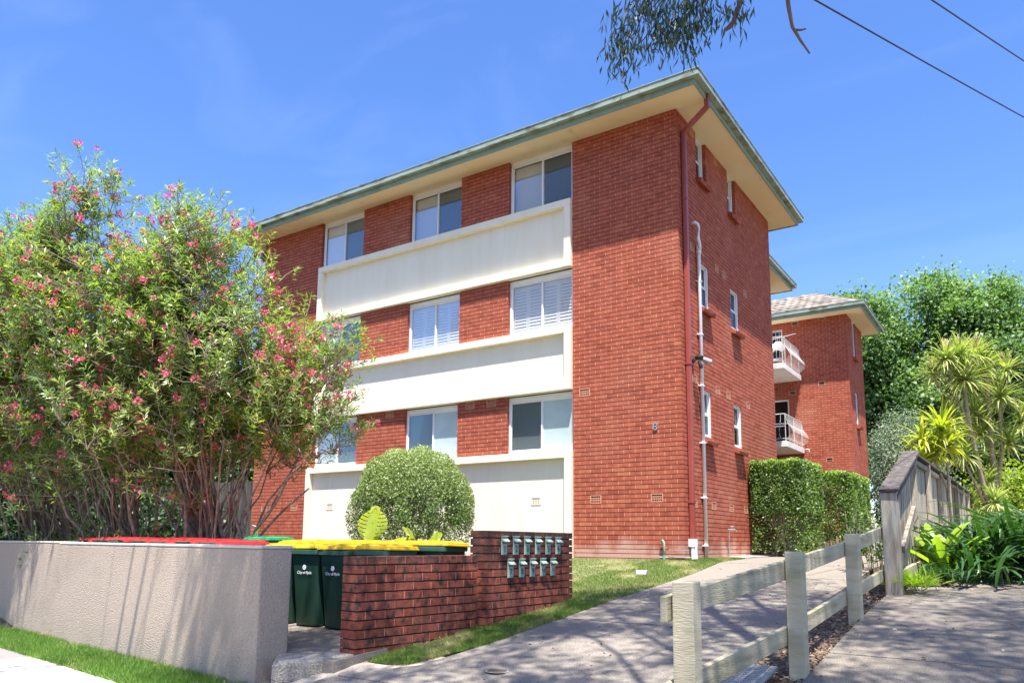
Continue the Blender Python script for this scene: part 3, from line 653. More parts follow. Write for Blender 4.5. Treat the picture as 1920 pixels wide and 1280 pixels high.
# barred window over the upper balcony and glass door of the lower one
wr = empty('window', parent=RB); mb = MB(); y = RY + .06
for (a, b, c, d) in ((-4.3, -2.2, 7.3, 7.36), (-4.3, -2.2, 8.39, 8.45), (-2.26, -2.2, 7.36, 8.39), (-3.3, -3.24, 7.36, 8.39)): mb.box(a, b, y, y + .05, c, d)
mb.build('frame', 'white_frame', wr)
mb = MB(); mb.box(-4.3, -2.26, y + .03, y + .04, 7.36, 8.39); mb.build('pane', 'screen_glass', wr)
bar = MB(); bar.tube([(0, y - .03, 7.3), (0, y - .03, 8.45)], .012, 5); me = bar.mesh('bar', ['rail_white'])
for i in range(15): link('bar', me, wr, loc=(-2.32 - i * .13, 0, 0))
mb = MB(); mb.tube([(-4.3, y - .03, 7.75), (-2.2, y - .03, 7.75)], .014, 5); mb.build('cross_bar', 'rail_white', wr)
dr = empty('balcony_door', parent=RB); mb = MB()
for (a, b, c, d) in ((-3.4, -2.05, 5.66, 5.72), (-2.11, -2.05, 3.95, 5.66), (-2.75, -2.69, 3.95, 5.66), (-3.4, -2.05, 4.8, 4.84)): mb.box(a, b, y, y + .05, c, d)
mb.build('frame', 'white_frame', dr); mb = MB(); mb.box(-3.4, -2.1, y + .03, y + .035, 3.95, 5.66); mb.build('pane', 'screen_glass', dr)
def balcony(z, label):
    b = empty('balcony', parent=RB); x1, ya, yb = -1.56, 13.55, RY - .003
    mb = MB(); mb.box(-5, x1, ya, yb, z - .20, z); o = mb.build('slab', 'slab_white', b); bv = o.modifiers.new('bevel', 'BEVEL'); bv.width = .01
    zr = z + .95; r = MB(); r.tube([(-5, ya + .05, zr), (x1 - .05, ya + .05, zr), (x1 - .05, yb, zr)], .02, 6); r.tube([(-5, ya + .05, z + .09), (x1 - .05, ya + .05, z + .09), (x1 - .05, yb, z + .09)], .012, 5)
    r.tube([(-5, ya + .05, z + .52), (x1 - .05, ya + .05, z + .52)], .010, 5)
    for yy in (ya + .05, (ya + yb) / 2, yb - .1): r.tube([(x1 - .05, yy, z), (x1 - .05, yy, zr)], .016, 5)
    r.build('rail', 'rail_white', b)
    prof = [(0, .09), (.11, .13), (.20, .22), (.23, .34), (.17, .48), (.07, .62), (.02, .78), (0, .95)]
    q = MB(); q.tube([(d, 0, h) for d, h in prof], .0065, 4); me = q.mesh('baluster', ['rail_white'])
    n = 17
    for i in range(n): link('baluster', me, b, loc=(x1 - .05, ya + .1 + (yb - ya - .2) * i / (n - 1), z))
    for i in range(9): link('baluster', me, b, loc=(x1 - .2 - i * .2, ya + .05, z), rot=(0, 0, -math.pi / 2))
    return b
b1 = balcony(6.58, 'upper'); b2 = balcony(3.83, 'lower')
mb = MB(); mb.tube([(-1.40, RY - .5, 3.72), (-1.30, RY - .5, 3.72), (-1.28, RY - .5, 3.62)], .03, 6); mb.build('overflow_pipe', 'rail_white', b2)
ca = empty('clothes_airer', label='clothes airer with white laundry on the upper balcony behind', cat='clothes airer')
mb = MB(); mb.tube([(-2.9, 14.5, 7.62), (-1.35, 14.5, 7.80)], .014, 5); mb.tube([(-2.2, 14.5, 6.58), (-2.2, 14.5, 7.70)], .014, 5); mb.tube([(-1.75, 14.5, 6.58), (-1.75, 14.5, 7.75)], .014, 5); mb.build('frame', 'rail_white', ca)
mb = MB()
V = []
for i in range(9):
    for j in range(5):
        V.append((-2.7 + i * .11, 14.25 + j * .14, 7.58 - .25 * ((j - 2) / 2) ** 2 + .05 * math.sin(i * 1.9 + j)))
mb.add(V, [(i * 5 + j, i * 5 + j + 1, (i + 1) * 5 + j + 1, (i + 1) * 5 + j) for i in range(8) for j in range(4)]); mb.build('laundry', 'towel', ca)

# ------------------------------------------------------------------ low brick wall and letterbox wall
LWr = math.pi / 2 - math.atan2(.19, 1.62)
LW = empty('low_brick_wall', label='low weathered brick wall in front of the yellow lidded bins', cat='wall')
ops_none = []
brick_wall(LW, 0, 1.67, -1.074, .13, [], bed=.032, gap=.013, rz=LWr, origin=(-.078, -8.05, 0), single=lambda *a: True, depth=.22, back=.21, mats=('wall_brick', 'wall_perp', 'wall_bed_shaded'))
BW = empty('letterbox_wall', label='higher weathered brick wall carrying eleven green letterboxes', cat='wall')
bwr = math.pi / 2 - .03
brick_wall(BW, 0, 1.79, -.972, .404, [], bed=.032, gap=.013, rz=bwr, origin=(.245, -6.42, 0), single=lambda *a: True, depth=.235, back=.22, mats=('wall_brick', 'wall_perp', 'wall_bed_shaded'))

def mailbox(num, s, z, label):
    ca_, sa_ = math.cos(bwr), math.sin(bwr); x = .245 + ca_ * s; y = -6.42 + sa_ * s
    b = empty('letterbox', (x, y, z), bwr, label=label, cat='letterbox', group='green metal letterboxes on the brick wall')
    w = .105; h = .205
    mb = MB(); mb.box(-w / 2, w / 2, -.018, -.004, 0, h); o = mb.build('back_plate', 'mailbox', b); bv = o.modifiers.new('bevel', 'BEVEL'); bv.width = .004
    mb = MB(); mb.box(-w / 2 + .008, w / 2 - .008, -.022, -.0185, .008, h - .075); mb.build('door', 'mailbox', b)
    mb = MB(); e = w / 2 + .002
    mb.hexa([(-e, -.055, h - .062), (e, -.055, h - .062), (e, -.0185, h - .045), (-e, -.0185, h - .045), (-e, -.058, h - .052), (e, -.058, h - .052), (e, -.019, h - .018), (-e, -.019, h - .018)]); mb.build('hood', 'mailbox', b)
    mb = MB(); mb.box(-e, e, -.030, -.004, h, h + .012); mb.build('cap', 'mailbox', b)
    mb = MB(); mb.box(-w / 2 + .012, w / 2 - .012, -.0225, -.019, h - .073, h - .063); mb.build('slot', 'mailbox_dark', b)
    text(num, .10 if len(num) < 2 else .07, 'mailbox_dark', b, (0, -.024, .066), (math.pi / 2, 0, 0), .001, 'number')
    mb = MB(); mb.box(-.008, .008, -.026, -.022, .012, .018); mb.build('lock', 'galv', b)
    return b
UPL = ['leftmost letterbox of the upper row, numbered 1', 'second letterbox from the left in the upper row, numbered 2', 'third letterbox from the left in the upper row, numbered 3',
       'fourth letterbox in the upper row, numbered 4', 'last but one letterbox of the upper row, white notice on its door, numbered 5', 'rightmost letterbox of the upper row, numbered 6']
LOL = ['leftmost letterbox of the lower row, numbered 7', 'second letterbox from the left in the lower row, numbered 8', 'middle letterbox of the lower row of five, numbered 9',
       'last but one letterbox of the lower row, numbered 10', 'rightmost letterbox of the lower row, numbered 11']
for i in range(6):
    mailbox(str(i + 1), .30 + .226 * i, .122 , UPL[i])
for i in range(5):
    mailbox(['7', '8', '9', '10', '11'][i], .425 + .222 * i, -.135, LOL[i])

# ------------------------------------------------------------------ rendered street wall
def rendered_wall(name, x0, length, th, z0, z1, off, label, cat='wall'):
    a = math.atan(-.1187); y0 = yw(x0) + off
    r = empty(name, (x0, y0, 0), math.pi + a, label=label, cat=cat)     # local +x runs away to the left, local -y is into the garden
    ns = int(length / .6) + 1; V = []; mb = MB()
    mb.box(0, length, -th, 0, z0, z1 - .03); o = mb.build('body', 'stucco', r)
    bv = o.modifiers.new('bevel', 'BEVEL'); bv.width = .018; bv.segments = 3
    mb = MB(); mb.box(-.004, length + .004, -th - .004, .004, z1 - .029, z1); o = mb.build('top_skim', 'stucco_top', r); bv = o.modifiers.new('bevel', 'BEVEL'); bv.width = .01; bv.segments = 2
    return r
rendered_wall('rendered_wall', -.85, 5.15, .34, -1.5, .212, 0, 'rough cast beige rendered wall beside the footpath, hiding the red lidded bins')
rendered_wall('rendered_wall', -6.02, 12, .26, -1.5, .222, .07, 'shaded left length of beige rendered wall under the flowering shrubs')
# bin yard slab
def slab_z(x, y): return -.70 + .095 * (y + 7.1) if y < -6.6 else -.65 + .02 * (y + 6.6)
SR = lerp_fn([(-8.62, -.36), (-8.0, -.10), (-6.4, .0)])
mb = MB(); panel(mb, lambda y: -6.3, SR, -7.58, -5.2, .0, th=.5, nx=10, ny=6, yskew=-.72, zf=slab_z); yard = mb.build('bin_yard_slab', 'concrete', kind='structure', label='raised concrete slab the wheelie bins stand on')
mb = MB()
kp = [(-.52, -8.63), (-.05, -8.03)]
for i in range(1):
    (xa, ya), (xb, yb) = kp[i], kp[i + 1]
    za, zb = slab_z(xa, max(ya, -8.3)) + .005 - .015, slab_z(xb, max(yb, -8.3)) + .012
    mb.hexa([(xa, ya, -1.3), (xb, yb, -1.3), (xb - .35, yb + .33, -1.3), (xa - .35, ya + .33, -1.3), (xa, ya, za), (xb, yb, zb), (xb - .35, yb + .33, zb + .01), (xa - .35, ya + .33, za + .01)])
o = mb.build('concrete_kerb', 'exposed_aggregate', kind='structure', label='broken exposed aggregate kerb at the mouth of the bin yard')
o.modifiers.new('bevel', 'BEVEL').width = .03
# rubble at the wall foot
rb = MB()
for i in range(26):
    x = random.uniform(-.80, -.42); y = random.uniform(-8.72, -8.42); s = random.uniform(.015, .06); z = g(x, y) + random.uniform(0, .05)
    p = [Vector((x, y, z)) + Vector((sx * s * random.uniform(.6, 1.2), sy * s * random.uniform(.6, 1.2), sz * s * random.uniform(.4, .9))) for sz in (-1, 1) for sx, sy in ((-1, -1), (1, -1), (1, 1), (-1, 1))]
    rb.hexa(p)
rb.build('rubble', 'exposed_aggregate', kind='stuff', label='broken concrete rubble in the gap at the wall end', cat='rubble')

# ------------------------------------------------------------------ wheelie bins
def rrect(w, d, r, n=4):
    o = []
    for cx, cy, a0 in ((w / 2 - r, d / 2 - r, 0), (-w / 2 + r, d / 2 - r, 90), (-w / 2 + r, -d / 2 + r, 180), (w / 2 - r, -d / 2 + r, 270)):
        for k in range(n + 1):
            a = math.radians(a0 + 90 * k / n); o.append((cx + r * math.cos(a), cy + r * math.sin(a)))
    return o
def loft(rings, mi=0):
    m = MB(); n = len(rings[0]); V = [v for r in rings for v in r]
    fs = [(i * n + k, i * n + (k + 1) % n, (i + 1) * n + (k + 1) % n, (i + 1) * n + k) for i in range(len(rings) - 1) for k in range(n)]
    fs += [tuple(range(n - 1, -1, -1)), tuple((len(rings) - 1) * n + k for k in range(n))]; m.add(V, fs, mi); return m
BINM = {}
def bin_meshes():
    prof = [(0, .34, .37, .0), (.02, .36, .39, .0), (.50, .405, .455, -.005), (.78, .435, .50, -.01), (.80, .44, .51, -.01)]
    BINM['body'] = loft([[(x, y + oy, z) for x, y in rrect(w, d, .045)] for z, w, d, oy in prof]).mesh('body', ['bin_green'])
    BINM['rim'] = loft([[(x, y - .01, z) for x, y in rrect(w, d, .05)] for z, w, d in ((.80, .47, .54), (.805, .485, .555), (.85, .485, .555), (.855, .47, .54))]).mesh('rim', ['bin_rim'])
    for c in ('yellow', 'red', 'green'):
        BINM['lid_' + c] = loft([[(x, y - .01, z) for x, y in rrect(w, d, .05)] for z, w, d in ((.857, .48, .55), (.86, .50, .57), (.874, .50, .57), (.878, .482, .552), (.896, .478, .548), (.902, .455, .52), (.898, .44, .50), (.912, .36, .42), (.916, .2, .25))]).mesh('lid', ['lid_' + c])
    for c in ('yellow', 'red', 'green'):
        m = MB(); m.box(-.15, -.09, -.27, .25, .897, .921); m.box(.09, .15, -.27, .25, .897, .921); m.box(-.2, -.12, -.305, -.285, .862, .885); m.box(.12, .2, -.305, -.285, .862, .885); BINM['ridge_' + c] = m.mesh('lid_ridge', ['lid_' + c])
    m = MB(); m.tube([(-.17, .31, .87), (.17, .31, .87)], .018, 8); m.tube([(-.17, .27, .87), (-.17, .31, .87)], .018, 6); m.tube([(.17, .27, .87), (.17, .31, .87)], .018, 6); BINM['handle'] = m.mesh('handle', ['bin_green'])
    m = MB(); m.tube([(-.03, 0, 0), (.03, 0, 0)], .10, 16); BINM['wheel'] = m.mesh('wheel', ['rubber'])
    for v in ('body', 'rim'):
        pass
bin_meshes()
def wheelie(x, y, rz, colour, label, group, logo=False, tilt=0, z=None):
    z = slab_z(x, y) if z is None else z
    b = empty('wheelie_bin', (x, y, z), rz, label=label, cat='bin', group=group)
    link('body', BINM['body'], b); link('rim', BINM['rim'], b)
    ld = link('lid', BINM['lid_' + colour], b); ld.rotation_euler = (tilt, random.uniform(-.015, .015), random.uniform(-.03, .03)); link('lid_ridge', BINM['ridge_' + colour], ld)
    link('handle', BINM['handle'], b)
    for s in (-1, 1): link('wheel', BINM['wheel'], b, loc=(s * .21, .2, .1))
    if logo:
        em = MB(); n = 20; yy = -.256 + .0
        r_ = [(math.cos(2 * math.pi * k / n), math.sin(2 * math.pi * k / n)) for k in range(n)]
        e = empty('emblem', (0, -.2535, .655), parent=b); e.rotation_euler = (-.075, 0, 0)
        em.add([(c * .028, 0, s * .028) for c, s in r_], [tuple(range(n))]); em.build('disc', 'white_print', e)
        em = MB(); 
        for k in range(9):
            a = 2 * math.pi * k / 9; em.add([(math.cos(a + t) * q, -.001, math.sin(a + t) * q) for t, q in ((0, .019), (.25, .019), (.3, .008), (0, .007))], [(0, 1, 2, 3)])
        em.build('disc_mark', 'bin_rim', e)
        text('City of Ryde', .046, 'white_print', b, (0, -.249, .594), (math.pi / 2 - .075, 0, 0), .0006, 'lettering')
    return b
YG = 'yellow lidded recycling bins'; RG = 'red lidded bins behind the rendered wall'
yl = [(-2.22, -6.98, .05, 'yellow', 'yellow lidded green bin half hidden by the end of the beige wall', True),
      (-1.72, -7.02, .03, 'yellow', 'left of the two fully visible green bins with yellow lid', True),
      (-1.22, -7.04, -.03, 'yellow', 'right of the two fully visible green bins with yellow lid', True),
      (-.72, -6.98, .06, 'yellow', 'yellow lidded bin just behind the left end of the low brick wall', True),
      (-.50, -6.33, .12, 'yellow', 'yellow lidded bin nearest the letterbox wall', False),
      (-1.05, -6.30, -.08, 'yellow', 'yellow lidded bin of the back row under the big split leaves', False),
      (-1.62, -6.28, .1, 'yellow', 'yellow lidded bin in the back row below the round shrub', False),
      (-2.2, -6.25, .0, 'yellow', 'yellow lidded bin of the back row left of the split leaf plant', False),
      (-2.8, -6.3, .1, 'yellow', 'yellow lidded bin farthest back, next to the green lidded one', False)]
for x, y, rz, c, lb, lg in yl: wheelie(x, y, rz, c, lb, YG, lg, random.uniform(-.035, .02))
rl = ['rightmost red lidded bin, beside the yellow lids', 'second red lidded bin from the yellow ones', 'third red lidded bin along the beige wall', 'red lidded bin in the middle of the row behind the beige wall',
      'red lidded bin left of the middle of the row', 'second red lidded bin from the left end of the row', 'leftmost red lidded bin, under the flowering shrub']
for i in range(7):
    x = -2.55 - i * .615; y = -7.62 - .1187 * (x + 2.55) - (0 if i % 2 else .04)
    wheelie(x, y, math.pi + math.atan(-.1187) + random.uniform(-.08, .08), 'red', rl[i], RG, False, random.uniform(-.03, .03), z=-.66 + random.uniform(0, .03))
for i, (x, y) in enumerate([(-3.3, -6.95), (-3.9, -6.9), (-4.6, -6.85)]):
    wheelie(x, y, .1 * i, 'red', ['red lidded bin of the rear red row, right end', 'red lidded bin of the rear red row, middle', 'red lidded bin of the rear red row, left end'][i], RG, False, 0, z=-.655 + .012 * i)
wheelie(-3.75, -6.15, .1, 'green', 'single green lidded bin among the red and yellow lids', None, False, 0, z=-.60)

# ------------------------------------------------------------------ post and rail fence
PX = 3.40
pf = empty('post_and_rail_fence', label='pale painted timber post and rail fence between path and driveway', cat='fence')
posts = [(3.47, -8.83, .04), (3.59, -6.75, .21), (3.63, -4.53, .385)]
for x, y, zt in posts:
    mb = MB(); s = .066; z0 = g(x, y) - .3
    mb.hexa([(x - s, y - s, z0), (x + s, y - s, z0), (x + s, y + s, z0), (x - s, y + s, z0), (x - s, y - s, zt), (x + s, y - s, zt), (x + s, y + s, zt), (x - s, y + s, zt)])
    o = mb.build('post', 'post_paint', pf); bv = o.modifiers.new('bevel', 'BEVEL'); bv.width = .008; bv.segments = 2
rp_ = [(3.452, -8.935), (3.47, -8.83), (3.59, -6.75), (3.63, -4.53), (3.70, -2.55)]
zr_ = [(-.049, -.20), (-.04, -.19), (.135, -.02), (.30, .15), (.50, .34)]
zr2 = [(-.555, -.705), (-.545, -.695), (-.39, -.535), (-.205, -.35), (-.03, -.17)]
for zz in (zr_, zr2):
    for i in range(1, 4):
        (xa, ya), (xb, yb) = rp_[i], rp_[i + 1]; off = -.068; w = .042
        if i == 1: xa, ya = rp_[0]; za = zz[0]
        else: za = zz[i]
        zb = zz[i + 1]
        mb = MB(); y0_ = ya + .004; y1_ = yb - .004
        mb.hexa([(xa + off - w, y0_, za[1]), (xa + off, y0_, za[1]), (xb + off, y1_, zb[1]), (xb + off - w, y1_, zb[1]), (xa + off - w, y0_, za[0]), (xa + off, y0_, za[0]), (xb + off, y1_, zb[0]), (xb + off - w, y1_, zb[0])])
        o = mb.build('rail', 'rail_paint', pf); bv = o.modifiers.new('bevel', 'BEVEL'); bv.width = .005

# ------------------------------------------------------------------ old paling fence
of = empty('paling_fence', label='tall weathered grey paling fence with dark capping receding past the strap leaf plants', cat='fence')
def wbox(name, p, m, par, t=None):
    mb = MB(); mb.hexa(p, 0, random.random() if t is None else t); o = mb.build(name, m, par); return o
FX, FY = 3.74, -2.56
# stout end post
s = .095; z0 = g(FX, FY) - .2
o = wbox('end_post', [(FX - s, FY - s, z0), (FX + s, FY - s, z0), (FX + s, FY + s, z0), (FX - s, FY + s, z0), (FX - s, FY - s, .93), (FX + s, FY - s, .93), (FX + s, FY + s, .97), (FX - s, FY + s, .97)], 'old_wood', of, .35)
o.modifiers.new('bevel', 'BEVEL').width = .01
FL = [(3.80, -.62 + 1.95 * k) for k in range(9)]
FL = [(3.80 + .0 * k, y) for k, (x, y) in enumerate(FL)]
ztop = lambda k: 1.60 + .02 * k
for k, (x, y) in enumerate(FL):
    zt = ztop(k); z0 = g(x, y) - .1
    wbox('post', [(x - .02, y - .085, z0), (x + .05, y - .085, z0), (x + .05, y + .085, z0), (x - .02, y + .085, z0), (x - .02, y - .075, zt + .05), (x + .05, y - .075, zt + .05), (x + .05, y + .075, zt + .05), (x - .02, y + .075, zt + .05)], 'old_wood', of, .8)
def paling_run(x0, y0, x1, y1, zt0, zt1, w=.098):
    L_ = math.hypot(x1 - x0, y1 - y0); n = int(L_ / .1); ux, uy = (x1 - x0) / L_, (y1 - y0) / L_
    for i in range(n):
        a = i * L_ / n + .003; b = (i + 1) * L_ / n - .003; f0, f1 = a / L_, b / L_; j = random.uniform(-.004, .004); th = .016
        xa, ya, xb, yb = x0 + ux * a + j, y0 + uy * a, x0 + ux * b + j, y0 + uy * b
        za, zb = zt0 + (zt1 - zt0) * f0, zt0 + (zt1 - zt0) * f1; g0 = g(xa, ya) + .02
        nx, ny = uy * th, -ux * th
        yield [(xa - nx, ya - ny, g0), (xb - nx, yb - ny, g0), (xb, yb, g0), (xa, ya, g0), (xa - nx, ya - ny, za), (xb - nx, yb - ny, zb), (xb, yb, zb), (xa, ya, za)]
for p in paling_run(FX + .02, FY + .1, FL[0][0] - .02, FL[0][1] - .09, .93, 1.56): wbox('paling', p, 'old_wood', of)
for k in range(8):
    for p in paling_run(FL[k][0] - .03, FL[k][1] + .0, FL[k + 1][0] - .03, FL[k + 1][1], ztop(k), ztop(k + 1)): wbox('paling', p, 'old_wood', of)
def beam(name, p, q, w, h, m, par):
    p, q = Vector(p), Vector(q); v = (q - p).normalized(); a = Vector((v.y, -v.x, 0)).normalized() * w / 2; u = a.cross(v).normalized() * h / 2
    if u.z < 0: u = -u
    o = wbox(name, [p - a - u, p + a - u, q + a - u, q - a - u, p - a + u, p + a + u, q + a + u, q - a + u], m, par); return o
beam('capping', (FX + .01, FY - .13, .955), (FL[0][0], FL[0][1] + .05, 1.66), .22, .035, 'cap_wood', of)
beam('capping', (FX + .09, FY - .05, .87), (FL[0][0] + .07, FL[0][1] - .05, 1.58), .03, .06, 'cap_wood', of)
for k in range(8):
    beam('capping', (FL[k][0] - .0, FL[k][1] + .06, ztop(k) + .02), (FL[k + 1][0] - .0, FL[k + 1][1] - .08, ztop(k + 1) + .02), .15, .03, 'cap_wood', of)
    beam('rail', (FL[k][0] + .0, FL[k][1] + .08, ztop(k) - .07), (FL[k + 1][0] + .0, FL[k + 1][1] - .08, ztop(k + 1) - .07), .05, .07, 'old_wood', of)
    beam('rail', (FL[k][0] + .01, FL[k][1] + .09, .62), (FL[k + 1][0] + .01, FL[k + 1][1] - .09, .66), .06, .07, 'old_wood', of)
beam('brace', (FX + .10, FY + .14, .22), (FL[0][0] + .06, FL[0][1] - .62, .78), .05, .095, 'old_wood', of)
beam('rail', (FX + .06, FY + .1, -.12), (FL[0][0] + .05, FL[0][1] - .1, .0), .05, .14, 'rail_paint', of)

# dark timber fence left of the building
df = empty('dark_paling_fence', label='dark stained paling fence left of the building behind the shrubs', cat='fence')
for i in range(70):
    x = -12.45 - i * .105; mb = MB(); mb.box(x - .1, x, .45 + random.uniform(0, .008), .47, -.6, 1.93, 0, random.random()); mb.build('paling', 'dark_fence', df)
mb = MB()
for z in (0, 1.7): mb.box(-19.8, -12.4, .48, .53, z, z + .08)
mb.build('rail', 'dark_fence', df)

# small ground fittings
mh = empty('inspection_cover', (1.34, -7.76, g(1.34, -7.76) + .024), label='small round brown inspection cover in the concrete path', cat='cover')
mb = MB(); mb.tube([(0, 0, 0), (0, 0, .008)], .085, 24); mb.build('lid', 'bark_dark', mh)
mb = MB(); n = 24
for k in range(n):
    a0, a1 = 2 * math.pi * k / n, 2 * math.pi * (k + 1) / n
    mb.add([(math.cos(a) * r, math.sin(a) * r, .005) for a, r in ((a0, .088), (a0, .1), (a1, .1), (a1, .088))], [(0, 1, 2, 3)])
mb.build('ring', 'iron', mh)
gt = empty('drain_grate', label='galvanised drain grate set beside the path at the fence foot', cat='grate')
mb = MB(); q = MB(); gx0, gx1, gy0, gy1 = 2.93, 3.42, -7.35, -6.75
zg = g(3.2, -7.05) + .035; sl_ = (g(3.2, gy1) - g(3.2, gy0)) / (gy1 - gy0)
def gz(y): return zg + sl_ * (y + 7.05)
for i in range(11):
    x = gx0 + (gx1 - gx0) * i / 10; mb.hexa([(x - .003, gy0, gz(gy0) - .02), (x + .003, gy0, gz(gy0) - .02), (x + .003, gy1, gz(gy1) - .02), (x - .003, gy1, gz(gy1) - .02), (x - .003, gy0, gz(gy0)), (x + .003, gy0, gz(gy0)), (x + .003, gy1, gz(gy1)), (x - .003, gy1, gz(gy1))])
for i in range(12):
    y = gy0 + (gy1 - gy0) * i / 11; mb.box(gx0, gx1, y - .005, y + .005, gz(y) - .018, gz(y) + .001)
mb.build('bars', 'grate', gt)
mb = MB(); mb.box(gx0 - .06, gx0 - .004, gy0 - .06, gy1 + .06, zg - .12, zg - .045 + .02); mb.box(gx0, gx1, gy0, gy1, zg - .14, zg - .11, 1); mb.build('surround', ['concrete_pale', 'dark_void'], gt)
bk = empty('lawn_light', (.15, -2.2, g(.15, -2.2) + .04), .3, label='small grey light box lying in the lawn near the path', cat='light')
mb = MB(); mb.box(-.09, .09, -.05, .05, 0, .07); o = mb.build('body', 'galv', bk); o.modifiers.new('bevel', 'BEVEL').width = .01
mb = MB(); mb.box(-.075, .075, -.052, -.0505, .012, .058); mb.build('lens', 'white_frame', bk)

# concrete strip at the side wall foot
mb = MB(); panel(mb, lambda y: .002, lambda y: .40, 2.0, 5.2, .035, th=.1, nx=1, ny=4); mb.build('concrete_apron', 'concrete_pale', kind='structure', label='pale concrete apron along the side wall')

# ------------------------------------------------------------------ grass
LP = [(-8.0, .02), (-7.9, .42), (-7, .68), (-5.6, .75), (-4.2, .79), (-1.6, .77), (1.4, .54), (3.2, .54)]
LEd = lerp_fn(LP)
def lawn_left(y): return lerp_fn([(-8.0, -.02), (-6.45, .14), (-6.4, .26), (-4.66, .3), (-4.6, -2.9), (-.02, -2.9), (0, .02), (4, .02)])(y)
ys = np.arange(-7.95, 2.0, .12)
mb = MB()
for a, b in zip(ys[:-1], ys[1:]):
    xa0, xa1, xb0, xb1 = lawn_left(a), LEd(a) - .01, lawn_left(b), LEd(b) - .01
    n = 5
    for i in range(n):
        f, h_ = i / n, (i + 1) / n; P = [(xa0 + (xa1 - xa0) * f, a), (xa0 + (xa1 - xa0) * h_, a), (xb0 + (xb1 - xb0) * h_, b), (xb0 + (xb1 - xb0) * f, b)]
        mb.add([(x, y, g(x, y) + .018) for x, y in P], [(0, 1, 2, 3)])
mb.build('lawn', 'lawn_ground', kind='structure', label='patchy lawn strip between the brick walls and the path')
def blades(name, n, sampler, m, label, h=(.03, .07), w=.005, patchy=2.2, lean=.5, seed=1, dry=.25):
    rr = np.random.default_rng(seed); P = []
    while len(P) < n:
        x, y = sampler(rr); 
        v = math.sin(x * patchy * 2.1 + 1) * math.sin(y * patchy * 1.7) + math.sin(x * 5.3 + y * 3.1) * .6
        if v < -.75 and rr.random() < .8: continue
        P.append((x, y, g(x, y) + .012, clip(.45 + .0 * v + (dry if v < -.3 else 0) + rr.normal() * .2, 0, 1)))
    A = np.array(P); Pp = A[:, :3]; Dd = rr.normal(size=(n, 3)) * lean; Dd[:, 2] = 1
    Ln = rr.uniform(h[0], h[1], n)
    return leaves(name, Pp, Dd, Ln, w, m, A[:, 3], N=rr.normal(size=(n, 3)) * np.array([1, 1, .1]), droop=.3, kind='stuff', label=label, cat='grass')
def s_lawn(rr):
    while True:
        y = rr.uniform(-7.95, 1.7); a, b = lawn_left(y), LEd(y)
        if y < -4.6 or y > 0: x = rr.uniform(a, b + .02)
        else:
            x = rr.uniform(-2.9, b + .02)
            if x < -.6 and rr.random() < .6: continue
            return x, y
        if rr.random() < .3 + (b - a): return x, y
blades('lawn_grass', 80000, s_lawn, 'grass', 'short patchy lawn grass beside the path and brick walls', h=(.02, .06), w=.006, dry=.42)
def s_verge(rr):
    x = rr.uniform(-9.5, -.9); y0 = yw(x) + .01; y1 = -8.95 - .1187 * (x + 3.5); return x, rr.uniform(y1, y0)
gxv = np.linspace(-12, -.86, 60)
mb = MB()
for a, b in zip(gxv[:-1], gxv[1:]):
    ya1, yb1 = yw(a) + .05, yw(b) + .05; ya0, yb0 = -8.93 - .1187 * (a + 3.5) - .02, -8.93 - .1187 * (b + 3.5) - .02
    mb.add([(a, ya0, STREET + .014), (b, yb0, STREET + .014), (b, yb1, STREET + .022), (a, ya1, STREET + .022)], [(0, 1, 2, 3)])
mb.build('verge', 'lawn_ground', kind='structure', label='grass verge at the foot of the rendered wall')
blades('verge_grass', 50000, s_verge, 'verge_grass', 'lush green verge grass along the foot of the rendered wall', h=(.04, .11), w=.006, patchy=1.1, lean=.6, seed=3, dry=.12)
# dirt strip with leaf litter
n = 2600; x = R.uniform(3.13, 3.7, n); y = R.uniform(-9, -1.5, n); z = np.array([g(a, b) for a, b in zip(x, y)]) - .03 + R.uniform(0, .02, n)
Dd = R.normal(size=(n, 3)); Dd[:, 2] *= .25
leaves('leaf_litter', np.stack([x, y, z], 1), Dd, R.uniform(.03, .08, n), R.uniform(.012, .025, n), 'litter', R.random(n) * .8, kind='stuff', label='brown leaf litter in the dirt strip under the fence', cat='leaf litter')
n = 420; x = R.uniform(.9, 9, n); y = R.uniform(-11, 1, n); z = np.array([g(a, b) for a, b in zip(x, y)]) + .026
Dd = R.normal(size=(n, 3)); Dd[:, 2] *= .05
leaves('leaf_litter', np.stack([x, y, z], 1), Dd, R.uniform(.03, .07, n), R.uniform(.01, .02, n), 'litter', R.random(n), kind='stuff', label='scattered dry leaves on path and driveway', cat='leaf litter')
n = 120; x = R.uniform(-5.4, -1.2, n); y = np.array([yw(a) - .03 - abs(R.normal()) * .04 for a in x]); z = np.full(n, STREET + .04)
Dd = R.normal(size=(n, 3)); Dd[:, 2] *= .3
leaves('leaf_litter', np.stack([x, y, z], 1), Dd, R.uniform(.03, .07, n), R.uniform(.015, .03, n), 'litter', R.random(n) * .5 + .5, kind='stuff', label='few dry leaves against the foot of the rendered wall', cat='leaf litter')
mb = MB(); mb.add([(x, y, g(x, y) + .008) for x, y in ((-.60, -8.9), (.30, -8.75), (.80, -7.9), (.6, -7.5), (-.05, -7.6), (-.10, -8.0))], [(0, 1, 2, 3, 4, 5)]); mb.build('bare_sand', 'sand', kind='structure', label='bare sandy patch by the kerb')

